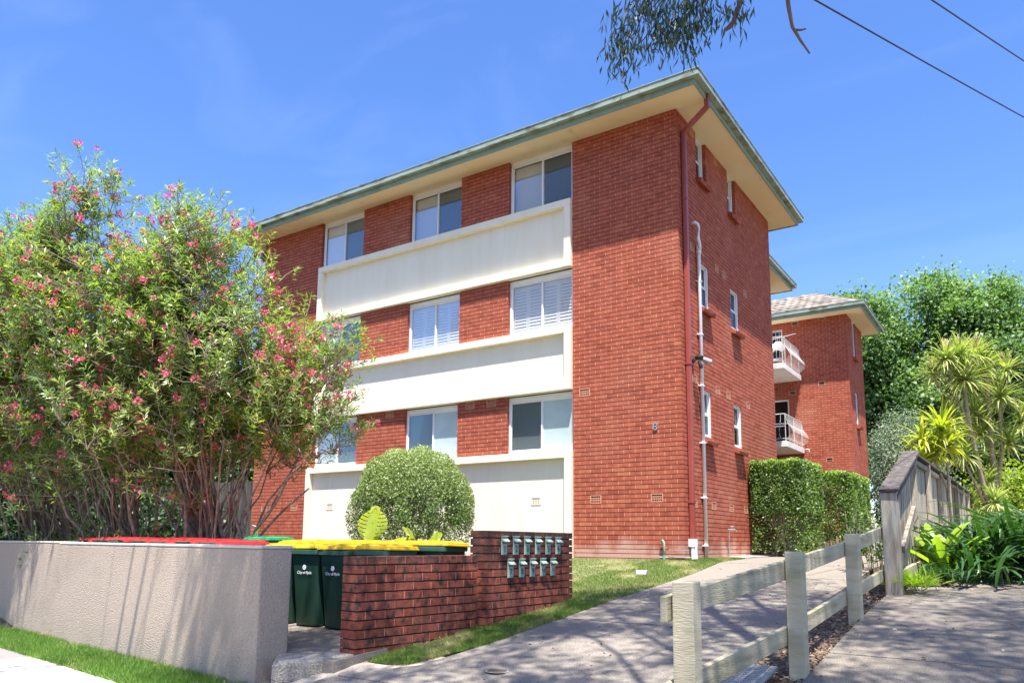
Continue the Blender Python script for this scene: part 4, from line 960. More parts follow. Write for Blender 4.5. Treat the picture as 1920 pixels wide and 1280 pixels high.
# ------------------------------------------------------------------ vegetation builders
def wobble(p, q, n, amp, rr):
    p, q = np.array(p, float), np.array(q, float); o = []
    for i in range(n + 1):
        f = i / n; o.append(p + (q - p) * f + rr.normal(size=3) * amp * math.sin(math.pi * f))
    return o
def oleander(name, base, lobes, ntips, label, seed, nstem=26, spread=.5):
    rr = np.random.default_rng(seed); base = np.array(base, float)
    root = empty(name, tuple(base), label=label, cat='shrub', group='flowering oleander shrubs')
    # tips spread through the lobes, denser towards the shell
    tips = []; outd = []
    wts = np.array([l[2] for l in lobes]); wts = wts / wts.sum()
    while len(tips) < ntips:
        c, r, w = lobes[rr.choice(len(lobes), p=wts)]
        u = rr.normal(size=3); u /= np.linalg.norm(u); rad = rr.random() ** .48 * (1.12 if rr.random() < .08 else 1)
        wob = 1 + .15 * math.sin(4 * u[0] + 3 * u[2] + seed) + .14 * math.sin(9 * u[1] - 8 * u[2]) + .08 * math.sin(15 * u[0])
        p = np.array(c) + u * np.array(r) * rad * wob
        if p[2] < 1.45 and rr.random() < .55: continue
        tips.append(p - base); outd.append(u)
    T = np.array(tips); O = np.array(outd)
    # stems
    stems = MB(); nodes = []; rads = []
    idx = rr.choice(ntips, nstem, replace=False)
    for k in idx:
        b = np.array([rr.normal() * spread, rr.normal() * spread * .6, -.05]); e = T[k] * rr.uniform(.55, .8); e[2] = max(e[2], 1.6)
        m_ = b + (e - b) * np.array([.44, .30, .46]); pts = []
        for i in range(9):
            f = i / 8; p = (1 - f) ** 2 * b + 2 * f * (1 - f) * m_ + f * f * e; p = p + rr.normal(size=3) * .035 * (i > 0); pts.append(p)
        r0 = rr.uniform(.014, .042); stems.tube(pts, [r0 * (1 - .6 * i / 8) for i in range(9)], 6, 0)
        for i in range(3, 9): nodes.append(pts[i]); rads.append(r0 * (1 - .6 * i / 8))
    nodes = np.array(nodes)
    # limbs to cluster centres
    nc = max(60, ntips // 9); cen = T[rr.choice(ntips, nc, replace=False)] * rr.uniform(.86, .96, (nc, 1)); cnodes = []
    for c in cen:
        d = np.linalg.norm(nodes - c, axis=1) + (nodes[:, 2] > c[2]) * 1.2; j = int(np.argmin(d)); pts = wobble(nodes[j], c, 5, .05, rr)
        stems.tube(pts, [.013 * (1 - .1 * i) for i in range(6)], 4, 0); cnodes += pts[2:]
    cn = np.array(cnodes); tw = MB()
    for i in range(ntips):
        d = np.linalg.norm(cn - T[i], axis=1) + (cn[:, 2] > T[i][2]) * .5; j = int(np.argmin(d)); pts = wobble(cn[j], T[i], 3, .03, rr); tw.tube(pts, [.0065, .0055, .0045, .004], 3, 0, caps=False)
    stems.build('stems', 'bark_oleander', root, smooth=True, kind='stuff'); tw.build('twigs', 'twig_grey', root, kind='stuff')
    # whorls of narrow leaves on the last 25 cm of each twig
    nl = 18; n = ntips * nl; rep = np.repeat(np.arange(ntips), nl)
    upv = unit(O * .6 + np.array([0, 0, .8]) + rr.normal(size=(ntips, 3)) * .25)[rep]; tpos = rr.random(n) ** 1.5
    P = T[rep] - upv * (tpos * .26)[:, None]; side = rr.normal(size=(n, 3)); side -= upv * (side * upv).sum(1, keepdims=True); side = unit(side)
    Dd = side + upv * (.95 - tpos * .9)[:, None]; tn = clip_arr(.42 + rr.normal(size=n) * .17 + (tpos > .8) * .12, 0, .82); tn[rr.random(n) < .035] = 1
    leaves('foliage', P, Dd, rr.uniform(.085, .145, n), rr.uniform(.015, .023, n), 'leaf_oleander', tn, root, N=np.broadcast_to(upv, (n, 3)), droop=.12, kind='stuff')
    # flower clusters
    fl = rr.choice(ntips, int(ntips * .2), replace=False); big = rr.random(len(fl)) < .55; Pf, Df = [], []
    for f, b_ in zip(fl, big):
        k = 24 if b_ else 7; c = T[f] + np.array([0, 0, .03]) + O[f] * .03; rad_ = .045 if b_ else .03
        u = rr.normal(size=(k, 3)); u = unit(u); Pf.append(c + u * rad_ * rr.uniform(.4, 1.1, (k, 1))); Df.append(u + rr.normal(size=(k, 3)) * .5)
    Pf = np.concatenate(Pf); Df = np.concatenate(Df); k = len(Pf)
    leaves('flowers', Pf, Df, rr.uniform(.03, .05, k), rr.uniform(.024, .038, k), 'petal_pink', clip_arr(.5 + rr.normal(size=k) * .25, 0, 1), root, kind='stuff')
    return root
def clip_arr(a, lo, hi): return np.clip(a, lo, hi)
oleander('oleander_shrub', (-5.0, -6.15, -.6), [((-5.25, -6.45, 3.05), (1.65, 1.35, 2.05), 1.0), ((-4.3, -5.75, 2.45), (1.1, .9, 1.15), .3), ((-5.25, -6.8, 4.85), (1.15, .7, .75), .10), ((-3.35, -5.5, 2.1), (.75, .5, .55), .045), ((-3.3, -5.6, 3.1), (.8, .5, .65), .045), ((-5.9, -6.6, 2.6), (1.2, 1.1, 1.4), .35), ((-5.85, -7.0, 4.2), (.85, .8, .85), .16)], 4300, 'oleander nearest the building, sprawling over its cream panels, pink flowers', 11, nstem=66, spread=.34)
oleander('oleander_shrub', (-6.75, -6.5, -.6), [((-6.9, -7.2, 2.95), (1.9, 1.3, 2.2), 1.0), ((-6.75, -7.6, 5.6), (.95, .6, .65), .035), ((-7.5, -7.7, 5.2), (.8, .4, .6), .035), ((-6.0, -7.0, 3.5), (1.2, 1.0, 1.3), .25)], 3200, 'middle oleander with a thin spire of flowering twigs above the rest', 12, nstem=56, spread=.36)
oleander('oleander_shrub', (-8.7, -6.55, -.6), [((-8.7, -7.9, 3.25), (1.9, 1.2, 2.4), 1.0), ((-7.9, -7.6, 4.6), (.9, .7, .8), .14)], 3200, 'leftmost oleander shrub, cut by the edge of the picture', 13, nstem=46, spread=.45)
# low strap of young oleander shoots at the base
def shoots(cx, cy, z, n, rad, label, m='leaf_oleander', L=(.12, .2), W_=(.02, .035), hgt=.6, seed=5, cat='plant', name='low_shrub', tl=.25):
    rr = np.random.default_rng(seed); root = empty(name, (cx, cy, z), label=label, cat=cat); st = MB(); P = []; Dd = []
    for i in range(n):
        a = rr.uniform(0, 6.28); r_ = rad * math.sqrt(rr.random()); h_ = hgt * rr.uniform(.5, 1) ; p = np.array([math.cos(a) * r_, math.sin(a) * r_, 0]); q = p * 1.15 + np.array([0, 0, h_]); st.tube(wobble(p, q, 3, .03, rr), .006, 4)
        k = 16; f = rr.uniform(.25, 1, k)[:, None]; u = rr.normal(size=(k, 3)); u[:, 2] = np.abs(u[:, 2]) * .6 + .2; P.append(p + (q - p) * f); Dd.append(u)
    P = np.concatenate(P); Dd = np.concatenate(Dd); k = len(P); st.build('stems', 'twig_grey', root)
    leaves('foliage', P, Dd, rr.uniform(*L, k), rr.uniform(*W_, k), m, clip_arr(tl + rr.normal(size=k) * .15, 0, 1), root, kind='stuff'); return root
shoots(-6.0, -6.9, -.55, 60, .6, 'low dark green shoots at the foot of the oleanders behind the leftmost red bin', hgt=.95, seed=21)
shoots(-7.6, -6.9, -.55, 60, .7, 'low dark leafy growth behind the left length of beige wall', hgt=.95, seed=22)
shoots(-4.3, -5.9, -.55, 36, .6, 'sparse young shoots between the oleander stems and the green lidded bin', hgt=.9, seed=23)

def leafy_tree(name, base, trunk_h, lobes, nclump, per, lsize, m, label, cat, seed, bark='bark_dark', tr=.35, tint0=.5, flat=.7, group=None, clump_r=.9, shell=.4, cull=None):
    rr = np.random.default_rng(seed); base = np.array(base, float); root = empty(name, tuple(base), label=label, cat=cat, group=group)
    wts = np.array([l[2] for l in lobes], float); wts /= wts.sum(); C_ = []; U_ = []
    while len(C_) < nclump:
        c, r, w = lobes[rr.choice(len(lobes), p=wts)]; u = rr.normal(size=3); u /= np.linalg.norm(u); p = np.array(c) + u * np.array(r) * rr.random() ** shell
        if cull is not None and cull(p): continue
        C_.append(p - base); U_.append(u)
    C_ = np.array(C_); U_ = np.array(U_)
    tk = MB(); top = np.mean(C_, 0); top[2] = max(trunk_h, top[2] * .9)
    pts = wobble([0, 0, -.3], top, 8, tr * .5, rr); tk.tube(pts, [tr * (1 - .085 * i) for i in range(9)], 10)
    tn = np.array(pts); sel = rr.choice(nclump, min(nclump, 70), replace=False); bn = []
    for k in sel:
        j = int(np.argmin(np.linalg.norm(tn[3:] - C_[k], axis=1) + (tn[3:, 2] > C_[k][2]) * 3)) + 3; q = wobble(tn[j], C_[k], 5, .15 * tr * 3, rr); tk.tube(q, [tr * .3 * (1 - .15 * i) for i in range(6)], 5)
    tk.build('trunk', bark, root, smooth=True)
    rep = np.repeat(np.arange(nclump), per); n = len(rep); P = C_[rep] + rr.normal(size=(n, 3)) * np.array([1, 1, flat]) * (clump_r * rr.uniform(.6, 1.2, nclump))[rep][:, None] * .5
    Nn = U_[rep] * .7 + np.array([0, 0, .7]) + rr.normal(size=(n, 3)) * .6
    Dd = rr.normal(size=(n, 3)); Dd[:, 2] -= .3; ct = rr.normal(size=nclump)[rep] * .14
    leaves('crown', P, Dd, rr.uniform(.7, 1.3, n) * lsize, rr.uniform(.5, .9, n) * lsize, m, clip_arr(tint0 + ct + rr.normal(size=n) * .18, 0, 1), root, N=Nn, kind='stuff'); return root
leafy_tree('broadleaf_tree', (-.5, 42, 0), 10, [((.2, 42, 11.8), (5.0, 4.5, 5.8), 1), ((-3.6, 41, 10.0), (3.4, 3.2, 5.4), .6), ((3.8, 42, 12.0), (3.2, 3.5, 5.0), .5), ((-3.6, 39.0, 13.4), (2.4, 2.5, 3.0), .38)], 500, 310, .24, 'leaf_maple', 'large bright green broadleaf tree rising behind the rear block', 'tree', 31, tr=.55, clump_r=1.25, shell=.4)
leafy_tree('broadleaf_tree', (10, 46, 0), 9, [((9.5, 45, 11.5), (5.5, 4.5, 6.0), 1), ((7.5, 44, 7.0), (3.5, 3.2, 4), .4)], 360, 300, .26, 'leaf_maple', 'second green broadleaf tree at the right edge behind the cabbage trees', 'tree', 32, tr=.5, tint0=.45, clump_r=1.3, shell=.4)
leafy_tree('dark_tree', (1.5, 34, 0), 5, [((1.5, 34, 3.6), (3.8, 2, 3.3), 1)], 150, 150, .26, 'leaf_dark', 'dark evergreen undergrowth at the foot of the big green tree', 'tree', 33, tr=.2, tint0=.45, clump_r=1.3)
leafy_tree('dark_tree', (7.5, 31, 0), 5, [((7.5, 31, 3.6), (3.5, 2.2, 3.6), 1)], 150, 150, .26, 'leaf_dark', 'dark evergreen shrub mass behind the cabbage trees at the right', 'tree', 34, tr=.2, tint0=.5, clump_r=1.3)
leafy_tree('dark_tree', (8.6, 17.5, 0), 3, [((7.3, 18, 1.3), (2.0, 1.4, 1.5), 1), ((9.5, 17, 1.8), (2.0, 1.4, 2.0), .6)], 120, 150, .13, 'leaf_dark', 'clipped dark hedge at the far end of the driveway', 'hedge', 35, tr=.1, tint0=.5, clump_r=.9)
leafy_tree('lime_shrub', (4.95, 12.5, 0), 2, [((4.9, 12.5, 1.55), (1.1, .8, 1.1), 1), ((6.3, 12.3, 1.9), (.5, .5, 1.2), .4)], 70, 130, .09, 'leaf_lime', 'lime green shrub glowing behind the paling fence', 'shrub', 36, tr=.06, clump_r=.6)
leafy_tree('olive_shrub', (1.15, 20.8, 0), 3, [((1.15, 20.8, 3.4), (1.15, 1.3, 2.2), 1), ((1.6, 20.0, 2.0), (1.1, 1.0, 1.9), .6)], 260, 240, .07, 'leaf_olive', 'pale grey green shrub between the rear block and the old fence', 'shrub', 37, tr=.08, clump_r=.62, shell=.3)
leafy_tree('evergreen_tree', (-15.8, 3.5, 0), 3, [((-15.8, 3.5, 3.0), (3.2, 1.8, 2.6), 1)], 150, 160, .15, 'leaf_dark', 'dark evergreen tree over the dark fence left of the building', 'tree', 38, tr=.18, clump_r=1.0, tint0=.4)
leafy_tree('evergreen_tree', (-20.5, 1.5, 0), 3, [((-20.5, 1.5, 3.0), (3.6, 2.0, 3.0), 1)], 150, 160, .16, 'leaf_dark', 'dark evergreen tree seen through the middle oleander', 'tree', 39, tr=.18, clump_r=1.0, tint0=.4)
leafy_tree('evergreen_tree', (-22.5, -4.0, -.5), 3, [((-22.5, -4.0, 2.6), (3.6, 2.6, 3.2), 1)], 150, 160, .16, 'leaf_dark', 'dark evergreen tree far left behind the leftmost oleander', 'tree', 40, tr=.18, clump_r=1.0, tint0=.4)
leafy_tree('lime_shrub', (-13.3, 1.8, 0), 2, [((-13.3, 1.8, 2.1), (.8, .5, .7), 1)], 40, 130, .09, 'leaf_lime', 'yellow green shrub catching sun over the dark fence', 'shrub', 41, tr=.05, clump_r=.5)

leafy_tree('evergreen_hedge', (-21.5, -8.5, -.8), 1, [((-17.6, -4.3, 1.0), (1.6, 1.2, 2.2), 1), ((-19.5, -5.8, 1.2), (2.2, 1.2, 2.4), 1), ((-16, -3.4, .8), (1.4, 1.0, 1.7), .7)], 240, 170, .15, 'leaf_dark', 'long hedge with shade-darkened leaf colour closing the garden at the left behind the stems', 'hedge', 42, tr=.08, clump_r=1.0, tint0=.08)  # low leaf tint holds the deep shade under the dense oleanders
leafy_tree('evergreen_hedge', (-13.5, -2.2, -.8), 1, [((-14.5, -2.4, .3), (3.4, .8, 1.1), 1)], 110, 160, .12, 'leaf_dark', 'low hedge with shade-darkened leaf colour in front of the dark fence', 'hedge', 43, tr=.06, clump_r=.8, tint0=.08)  # leaf tint lowered to paint in the shade behind the stems
def clipped(name, base, label, sampler, n, lsize, m, seed, tint_top=.35, cat='shrub', inner=.0, stems=10, stem_r=.018, height=1.8, sr=.4, group=None):
    rr = np.random.default_rng(seed); root = empty(name, base, label=label, cat=cat, group=group); P, U = sampler(rr, n)
    st = MB()
    for i in range(stems):
        a = rr.uniform(0, 6.28); b = np.array([math.cos(a) * sr * rr.random(), math.sin(a) * sr * rr.random(), -.05]); q = P[rr.integers(n)] * .92
        if q[2] < height * .35: q[2] = height * .5
        pts = wobble(b, q, 6, .05, rr); st.tube(pts, [stem_r * (1 - .12 * k) for k in range(7)], 5)
        for _ in range(5):
            j = rr.integers(2, 6); q2 = P[rr.integers(n)]
            if np.linalg.norm(q2 - pts[j]) < height * .6: st.tube(wobble(pts[j], q2, 4, .04, rr), [stem_r * .4 * (1 - .15 * k) for k in range(5)], 4)
    st.build('stems', 'twig_grey', root, kind='stuff')
    Nn = U * .8 + rr.normal(size=(n, 3)) * .6 + np.array([0, 0, .3]); Dd = rr.normal(size=(n, 3)) + U * .6
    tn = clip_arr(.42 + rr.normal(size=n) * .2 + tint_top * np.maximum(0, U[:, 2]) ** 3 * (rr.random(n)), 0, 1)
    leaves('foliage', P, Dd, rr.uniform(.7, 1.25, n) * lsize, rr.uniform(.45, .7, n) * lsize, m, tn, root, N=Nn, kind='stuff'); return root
def ball(r, zc, th=.34):
    def f(rr, n):
        u = unit(rr.normal(size=(n * 2, 3))); 
        th_ = (1 - th * rr.random(len(u)) ** 1.4) * (1 + .03 * np.sin(7 * u[:, 0] + 5 * u[:, 2]) + .025 * np.sin(13 * u[:, 1] + 9 * u[:, 0])) * (1 + .09 * (rr.random(len(u)) < .02) * rr.random(len(u)))
        nb = np.sin(9 * u[:, 0] + 2) * np.sin(8 * u[:, 1]) * np.sin(7 * u[:, 2] + 1)
        low = (u[:, 2] < -.1)
        keep = (rr.random(len(u)) < np.where(low, .38, 1.0)) & ~((nb > .12) & (u[:, 2] < .25) & (rr.random(len(u)) < .8))
        P = u * np.array(r) * th_[:, None] + np.array([0, 0, zc]); P = P[keep][:n]; U = u[keep][:n]
        if len(P) < n: q = rr.integers(0, len(P), n - len(P)); P = np.concatenate([P, P[q] + rr.normal(size=(len(q), 3)) * .02]); U = np.concatenate([U, U[q]])
        return P, U
    return f
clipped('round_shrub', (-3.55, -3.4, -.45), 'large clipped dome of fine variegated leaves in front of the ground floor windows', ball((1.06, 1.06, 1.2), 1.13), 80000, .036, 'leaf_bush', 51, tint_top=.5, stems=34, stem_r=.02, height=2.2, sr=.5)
def boxy(x0, x1, y0, y1, z0, z1, sparse=None):
    def f(rr, n):
        A = [((y1 - y0) * (z1 - z0), 0), ((y1 - y0) * (z1 - z0), 1), ((x1 - x0) * (z1 - z0), 2), ((x1 - x0) * (z1 - z0), 3), ((x1 - x0) * (y1 - y0) * 1.3, 4)]
        w = np.array([a for a, _ in A]); k = rr.choice(5, n, p=w / w.sum()); a, b, d = rr.random(n), rr.random(n), .28 * rr.random(n) ** 1.6
        d = d + .05 * np.sin(a * 17 + k) * np.sin(b * 13) + .02
        P = np.zeros((n, 3)); U = np.zeros((n, 3))
        for q in range(5):
            s = k == q
            if q == 0: P[s] = np.stack([x0 + d[s], y0 + a[s] * (y1 - y0), z0 + b[s] * (z1 - z0)], 1); U[s] = (-1, 0, 0)
            if q == 1: P[s] = np.stack([x1 - d[s], y0 + a[s] * (y1 - y0), z0 + b[s] * (z1 - z0)], 1); U[s] = (1, 0, 0)
            if q == 2: P[s] = np.stack([x0 + a[s] * (x1 - x0), y0 + d[s], z0 + b[s] * (z1 - z0)], 1); U[s] = (0, -1, 0)
            if q == 3: P[s] = np.stack([x0 + a[s] * (x1 - x0), y1 - d[s], z0 + b[s] * (z1 - z0)], 1); U[s] = (0, 1, 0)
            if q == 4: P[s] = np.stack([x0 + a[s] * (x1 - x0), y0 + b[s] * (y1 - y0), z1 - d[s] * .6], 1); U[s] = (0, 0, 1)
        if sparse is not None:
            z = (P[:, 2] - z0) / (z1 - z0); mv = (z < sparse) & (rr.random(n) < .8); P[mv, 2] = z0 + (z1 - z0) * (sparse + (1 - sparse) * rr.random(mv.sum()))
        # round the vertical and top edges
        c = np.array([(x0 + x1) / 2, (y0 + y1) / 2]); h_ = np.array([(x1 - x0) / 2, (y1 - y0) / 2]); rel = (P[:, :2] - c) / h_; over = np.maximum(0, np.abs(rel).min(1) - .75); P[:, :2] -= (rel * over[:, None]) * .35 * h_
        zt = (P[:, 2] - z0) / (z1 - z0); ed = np.maximum(0, np.abs(rel).max(1) - .8) * np.maximum(0, zt - .85) * 6; P[:, 2] -= ed * .25
        return P, U
    return f
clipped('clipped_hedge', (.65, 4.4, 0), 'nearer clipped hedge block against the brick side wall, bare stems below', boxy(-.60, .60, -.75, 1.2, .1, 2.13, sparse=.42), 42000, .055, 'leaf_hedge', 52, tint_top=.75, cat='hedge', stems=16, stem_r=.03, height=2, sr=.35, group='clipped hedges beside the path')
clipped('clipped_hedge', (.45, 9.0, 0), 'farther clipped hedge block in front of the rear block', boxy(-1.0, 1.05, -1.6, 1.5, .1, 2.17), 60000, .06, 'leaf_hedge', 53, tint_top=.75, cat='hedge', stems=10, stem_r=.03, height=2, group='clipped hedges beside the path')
shoots(1.35, 5.75, 0, 30, .35, 'low reddish flowering plant at the foot of the clipped hedge', 'litter', (.05, .09), (.01, .02), .5, 61, tl=.55)
shoots(3.35, -.6, -.1, 50, .45, 'leafy creeper behind the last bay of the rail fence', 'leaf_hedge', (.05, .08), (.03, .05), .9, 62, tl=.15)
shoots(3.92, -2.35, -.27, 26, .28, 'tuft of pale weeds at the foot of the stout fence post', 'strap_bright', (.15, .32), (.012, .022), .12, 63, name='weed_tuft')
shoots(4.25, -1.55, -.25, 22, .3, 'small broad leaved weeds between stout post and strap leaf plants', 'strap_dark', (.10, .2), (.03, .05), .2, 64, name='weed_tuft')

# ------------------------------------------------------------------ blade plants: each leaf an object
def blade_mesh(name, L_, W_, bend, m, fold=.25, ns=7, tipd=1.0, seed=0):
    V = []; Fc = []; x = 0; z = 0; a = math.radians(78); 
    for i in range(ns + 1):
        f = i / ns; w = W_ * (math.sin(math.pi * (f * .86 + .12)) ** .7) * .5 * (1 - .0 * f); w = max(w, .001) if i < ns else .001
        V += [(x, -w, z + w * fold * 2), (x, 0, z), (x, w, z + w * fold * 2)]
        st = L_ / ns; x += math.cos(a) * st; z += math.sin(a) * st; a -= bend / ns * (.5 + f * tipd)
    for i in range(ns):
        b = i * 3; Fc += [(b, b + 1, b + 4, b + 3), (b + 1, b + 2, b + 5, b + 4)]
    mb = MB(); mb.add(V, Fc); me = mb.mesh(name, [m]); me.polygons.foreach_set('use_smooth', [True] * len(me.polygons)); return me
def strap_plant(base, label, n, L_, W_, bend, m, seed, lean=None, name='strap_leaf_plant', group=None, spread=.15, tilt=(.0, .9)):
    rr = random.Random(seed); root = empty(name, base, label=label, cat='plant', group=group)
    ms = [blade_mesh('leaf', L_ * s, W_ * t, bend * u, m) for s, t, u in ((1, 1, 1), (.85, 1.1, .8), (1.1, .9, 1.15), (.7, .9, .7), (1.0, 1.2, 1.3))]
    for i in range(n):
        az = rr.uniform(0, 2 * math.pi) if lean is None else rr.gauss(lean, .9)
        link('leaf', rr.choice(ms), root, loc=(rr.gauss(0, spread), rr.gauss(0, spread), -.02), rot=(rr.uniform(-.25, .25), rr.uniform(*tilt) , az))
    return root
sg = 'dark strap leaf plants beside the driveway'
strap_plant((4.55, -.35, -.15), 'dark glossy strap leaf clump nearest the old fence', 130, 1.45, .060, 1.7, 'strap_dark', 1, group=sg, spread=.2)
strap_plant((5.2, -.15, -.17), 'dark glossy strap leaf clump in the middle of the bed', 150, 1.7, .062, 1.7, 'strap_dark', 2, group=sg, spread=.24)
strap_plant((5.9, .25, -.15), 'dark glossy strap leaf clump at the right edge of the picture', 140, 1.75, .062, 1.7, 'strap_dark', 3, group=sg, spread=.24)
strap_plant((5.6, 1.2, -.1), 'dark strap leaf clump behind the others, toward the cabbage trees', 90, 1.75, .065, 1.6, 'strap_dark', 4, group=sg, spread=.25)
strap_plant((4.12, -.75, -.12), 'broad yellow green sword leaves leaning on the old fence', 16, .95, .13, .9, 'strap_bright', 5, name='broad_leaf_plant', spread=.12, tilt=(-.05, .7))
strap_plant((4.75, -1.05, -.2), 'low mid green strap leaves along the driveway edge', 40, .8, .06, 1.7, 'strap_dark', 6, group=sg, spread=.3)

def cordyline(base, trunks, heads, label, m, seed, name='cabbage_tree', L_=.68, W_=.040, per=150):
    rr = random.Random(seed); base = Vector(base); root = empty(name, tuple(base), label=label, cat='tree')
    tk = MB()
    for pts, r in trunks: tk.tube([Vector(p) - base for p in pts], [.62 * r * (1 - .3 * i / (len(pts) - 1)) for i in range(len(pts))], 8)
    tk.build('trunk', 'bark_cord', root, smooth=True)
    for (x, y, z, s, fl) in heads:
        h = empty('leaf_head', tuple(Vector((x, y, z)) - base), parent=root)
        mb = MB(); nn = int(per * s) 
        for k in range(nn):
            a = rr.uniform(0, 6.283); e = math.radians(rr.uniform(-35, 80)); Ls = L_ * s ** .5 * rr.uniform(.75, 1.1); w = W_ * rr.uniform(.8, 1.1); ns = 5
            d = Vector((math.cos(a) * math.cos(e), math.sin(a) * math.cos(e), math.sin(e))); sd_ = Vector((-math.sin(a), math.cos(a), 0)); p = Vector((0, 0, 0)); V = []
            for i in range(ns + 1):
                f = i / ns; ww = w * (.45 + .55 * math.sin(math.pi * min(1, f * .9 + .1))) * (1 - f ** 3) * .5 + .001; V += [p - sd_ * ww, p + sd_ * ww]; p = p + d * Ls / ns; d = (d + Vector((0, 0, -.10 - .30 * f))).normalized()
            mb.add(V, [(2 * i, 2 * i + 1, 2 * i + 3, 2 * i + 2) for i in range(ns)], 0, clip(rr.gauss(.45, .22) + (.25 if e < 0 else 0), 0, 1))
        mb.build('leaves', m, h)
        if fl:
            q = MB()
            for k in range(46):
                a = rr.uniform(0, 6.283); zz = rr.uniform(.12, .5) * s ** .5; r_ = rr.uniform(.02, .17); q.tube([(0, 0, zz * .6), (math.cos(a) * r_, math.sin(a) * r_, zz + rr.uniform(0, .08))], .006, 3)
            q.build('flower_spray', 'flower_cord', h)
    return root
cordyline((4.52, 6.35, 0), [([(4.52, 6.35, -.1), (4.47, 6.23, 1.06), (4.39, 6.07, 1.69), (4.32, 5.92, 2.26), (4.24, 5.78, 2.83), (4.2, 5.64, 3.6)], .10), ([(4.24, 5.78, 2.83), (4.08, 5.6, 3.4), (3.92, 5.31, 4.2)], .05), ([(4.1, 5.6, 3.3), (3.8, 5.3, 3.6), (3.67, 5.2, 3.9)], .035), ([(4.4, 6.07, 1.2), (4.2, 5.9, 1.8), (4.08, 5.77, 2.15)], .05)],
          [(4.23, 5.6, 3.83, 1.3, 0), (3.92, 5.31, 4.28, .8, 1), (4.19, 5.48, 4.36, .7, 1), (3.67, 5.2, 3.95, .5, 1), (4.08, 5.77, 2.21, 1.0, 0), (3.92, 5.55, 3.0, .8, 1), (4.6, 6.2, 1.2, .7, 0)], 'leaning many headed cabbage tree behind the old fence, left of the forked one', 'leaf_cord', 71)
cordyline((4.62, 6.95, 0), [([(4.62, 6.95, -.1), (4.62, 6.85, 1.3), (4.60, 6.78, 1.97), (4.58, 6.66, 2.68), (4.58, 6.55, 3.39), (4.61, 6.45, 3.94), (4.55, 6.37, 4.21)], .105), ([(4.62, 6.85, 1.5), (4.78, 6.8, 2.4), (4.79, 6.7, 3.1), (4.79, 6.64, 3.5)], .075), ([(4.79, 6.7, 3.1), (4.95, 6.7, 3.5), (4.98, 6.67, 4.1)], .035)],
          [(4.45, 6.3, 4.5, .8, 1), (4.55, 6.36, 4.22, .8, 1), (4.98, 6.67, 4.15, .65, 1), (4.81, 6.64, 3.54, 1.2, 1), (4.35, 6.4, 3.15, .9, 0), (4.42, 6.52, 2.75, .9, 0), (4.9, 6.8, 2.5, .7, 0), (4.44, 6.7, 1.65, .9, 0), (5.15, 6.9, 3.0, .8, 0)], 'tall forked cabbage tree with two pale trunks at the right', 'leaf_cord', 72)
cordyline((3.98, 3.35, 0), [([(3.98, 3.35, -.1), (3.95, 3.3, 1.2), (3.97, 3.25, 1.7), (3.95, 3.2, 2.2)], .045), ([(3.95, 3.3, 1.3), (3.8, 3.1, 1.8), (3.66, 3.0, 2.2)], .035)],
          [(3.92, 3.17, 2.45, 1.1, 0), (3.60, 2.98, 2.28, .9, 0), (3.56, 3.0, 1.85, .9, 0), (4.0, 3.22, 2.15, .9, 0), (3.78, 3.1, 2.0, .8, 0)], 'yellow green dragon tree with broad drooping leaves above the old fence', 'leaf_cord_yellow', 73, name='dragon_tree', L_=.62, W_=.062, per=70)

# monstera leaves
def monstera(base, leafs, label):
    root = empty('split_leaf_plant', base, label=label, cat='plant')
    for (x, y, z, s, rx, ry, rz) in leafs:
        # heart shaped blade with deep slits: a fan of lobes joined along the midrib
        mb = MB(); n = 9; V = []; 
        for side in (-1, 1):
            for k in range(n):
                f0 = k / n; f1 = (k + .78) / n
                def edge(f): return (.40 * math.sin(math.pi * min(1, f * .93 + .12)) ** .75) 
                a0, a1 = 1 - f0 - .0, 1 - f1; w0, w1 = edge(f0), edge(f1); dr = -.16
                V = [(0, a0 * 1, 0), (side * w0 * .5, a0 + .03, .025), (side * w0, a0 + dr * w0, -.05), (side * w1, a1 + dr * w1, -.05), (side * w1 * .5, a1 + .03, .025), (0, a1, 0)]
                mb.add([(p[0] * s, (p[1] - .5) * -s, p[2] * s) for p in V], [(0, 1, 4, 5), (1, 2, 3, 4)])
        for side in (-1, 1):
            mb.add([(p[0] * s, (p[1] - .5) * -s, p[2] * s) for p in ((0, 1, 0.001), (side * .13, 1, .02), (side * .13, .06, .02), (0, 0, 0.001))], [(0, 1, 2, 3)])
        o = mb.build('leaf', 'monstera', root); o.location = (x, y, z); o.rotation_euler = (rx, ry, rz)
        st = MB(); st.tube([(x * .3, y * .3, -.6), (x * .8, y * .8, z * .3), (x, y, z)], .012, 5); st.build('leaf_stalk', 'monstera', root)
    return root
monstera((-2.15, -5.6, .1), [(-.15, .0, .42, .52, 1.15, .1, .55), (.45, .1, .28, .34, .5, .7, 1.2), (.75, .25, .22, .30, .7, -.4, .2), (.2, .2, .18, .35, .3, .4, -.6), (1.05, .1, .10, .34, .25, .2, .9)], 'split leaf plant with yellow green leaves rising behind the bins')
monstera((-.75, -5.25, .0), [(.1, .1, .17, .32, .35, .3, .8), (-.3, .0, .15, .34, .25, -.3, .2), (.35, -.1, .05, .28, .6, .5, 1.4)], 'lower split leaf plant between the bins and the letterbox wall')

